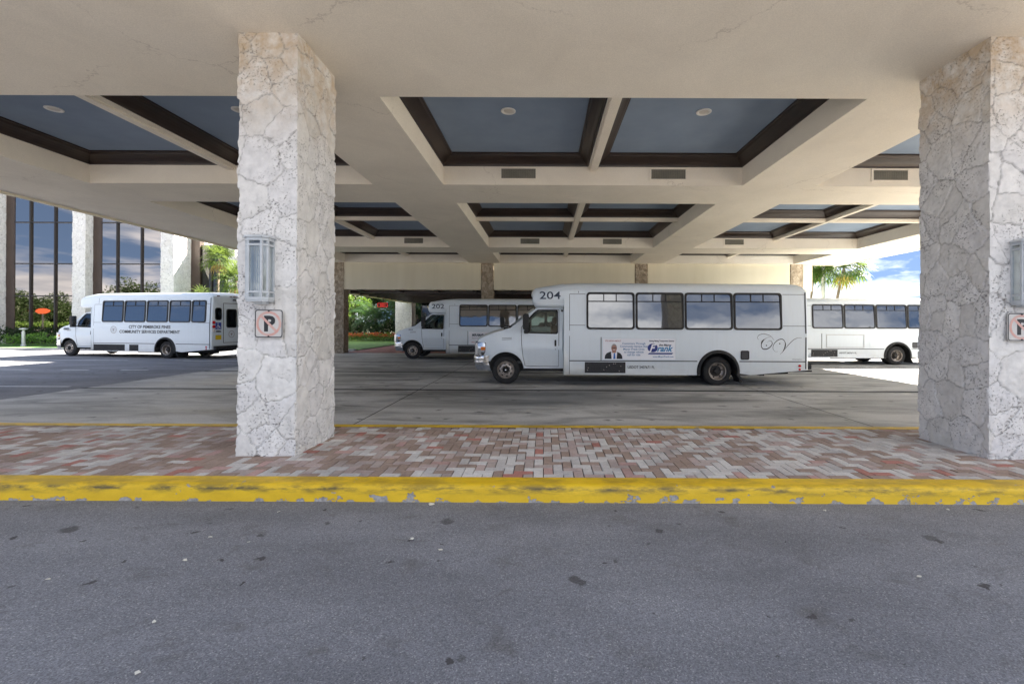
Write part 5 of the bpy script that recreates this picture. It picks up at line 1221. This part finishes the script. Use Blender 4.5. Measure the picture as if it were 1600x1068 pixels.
for i in range(900):
    p = Vector((r.uniform(-3.1, 3.1), r.uniform(-0.95, 0.7), 0)); p.z = 0.42 + 0.36 * r.random() * (0.8 + 0.4 * mnoise.noise(Vector((p.x, p.y, 2))))
    leaf_quad(mb, rd, p, (rv(r) + Vector((0, -0.3, 0.6))).normalized(), rv(r).normalized(), 0.13, 0.11, r.random())
build_leaves(mb, 'blossoms', FLOWER, hd, rd)
for k, (x, y, h, rd_) in enumerate(((-24.5, 58, 9.0, 4.6), (-17.5, 60, 8.6, 4.6), (-11.5, 56, 8.5, 4.4), (-14.8, 53, 7.0, 3.2))):
    broad_tree('dark_tree', ('dark tree at the left back of the garden', 'dark tree in the middle back of the garden', 'dark tree at the right back of the garden', 'lower dark tree just behind the feathery palms')[k], (x, y, 0), h, rd_, 8000, 50 + k, DARKL, 0.42, group='dark trees behind the garden')

# trees across the lot behind the photographer, seen in the mirror glass and bus windows
RT = 'trees across the lot, seen reflected in glass'
for k, (x, y, h, rd_, m, lab) in enumerate(((-86, -30, 9.5, 6.5, DARKL, 'broad tree reflected in the second bay of mirror glass'), (-108, -34, 7.5, 6.0, DARKL, 'broad tree reflected behind the oval sign'), (-99, -28, 4.6, 4.0, DARKL, 'low tree reflected right of the oval sign'),
        (-122, -40, 8.0, 5.5, DARKL, 'tree reflected at the far left of the mirror glass'), (46, -30, 8.5, 5.5, DARKL, 'round tree reflected in the windows of the rightmost bus'), (-13.5, -27, 8.0, 3.6, DARKL, 'tree reflected in the windows of bus 202'), (33, -34, 5.5, 4.0, DARKL, 'small tree reflected in the first window of the rightmost bus'))):
    broad_tree('lot_tree', lab, (x, y, 0), h, rd_, 9000 if x < -80 else 4000, 80 + k, m, 0.5, group=RT)
hedge('lot_hedge', 'long clipped hedge across the lot, reflected low in the mirror glass', -125, -78, -26, -23, 0, 1.5, 6000, 91, GARDENL, 0.45)
sg = thing('oval_sign', 'orange oval sign on a post, reflected in the mirror glass', 'sign', (-94.2, -20, 0))
MB().prism([(1.3 * math.cos(R(a)), 0, 3.5 + 0.5 * math.sin(R(a))) for a in range(0, 360, 12)], (0, -0.15, 0)).build('board', mat('sign_orange', (0.40, 0.065, 0.02), 0.4), sg)
MB().box((-0.1, -0.14, 0), (0.1, -0.02, 3.1)).build('post', DARKMETAL, sg)

# litter scraps on the asphalt
LG = 'pale scraps of litter on the asphalt'
def at_px(px, py): 
    d = 711 * 1.64 / (py - 505 + (850 - px) * 0.0045); return ((px - 850) / 711 * d, d)
base = None
for i, (px, py) in enumerate(((330, 840), (390, 848), (290, 876), (77, 906), (243, 973), (645, 843), (690, 860), (437, 800), (676, 788), (1290, 798), (1482, 797), (1438, 902), (218, 1053))):
    x, y = at_px(px, py); r = random.Random(i)
    s = 0.016 if i != 8 else 0.035
    pts = [(s * r.uniform(0.6, 1.2) * math.cos(R(a)), s * 0.8 * r.uniform(0.6, 1.2) * math.sin(R(a)), 0.004 + 0.010 * r.random()) for a in range(0, 360, 60)]
    mb = MB(); mb.prism(pts, (0, 0, 0.003)); o = mb.build('litter_scrap', varied('scrap_paper', (0.6, 0.56, 0.46), (0.8, 0.78, 0.7), 30, 0.8), loc=(x, y, 0))
    tag(o, 'tiny pale scrap of litter lying on the dark asphalt', 'litter', LG)
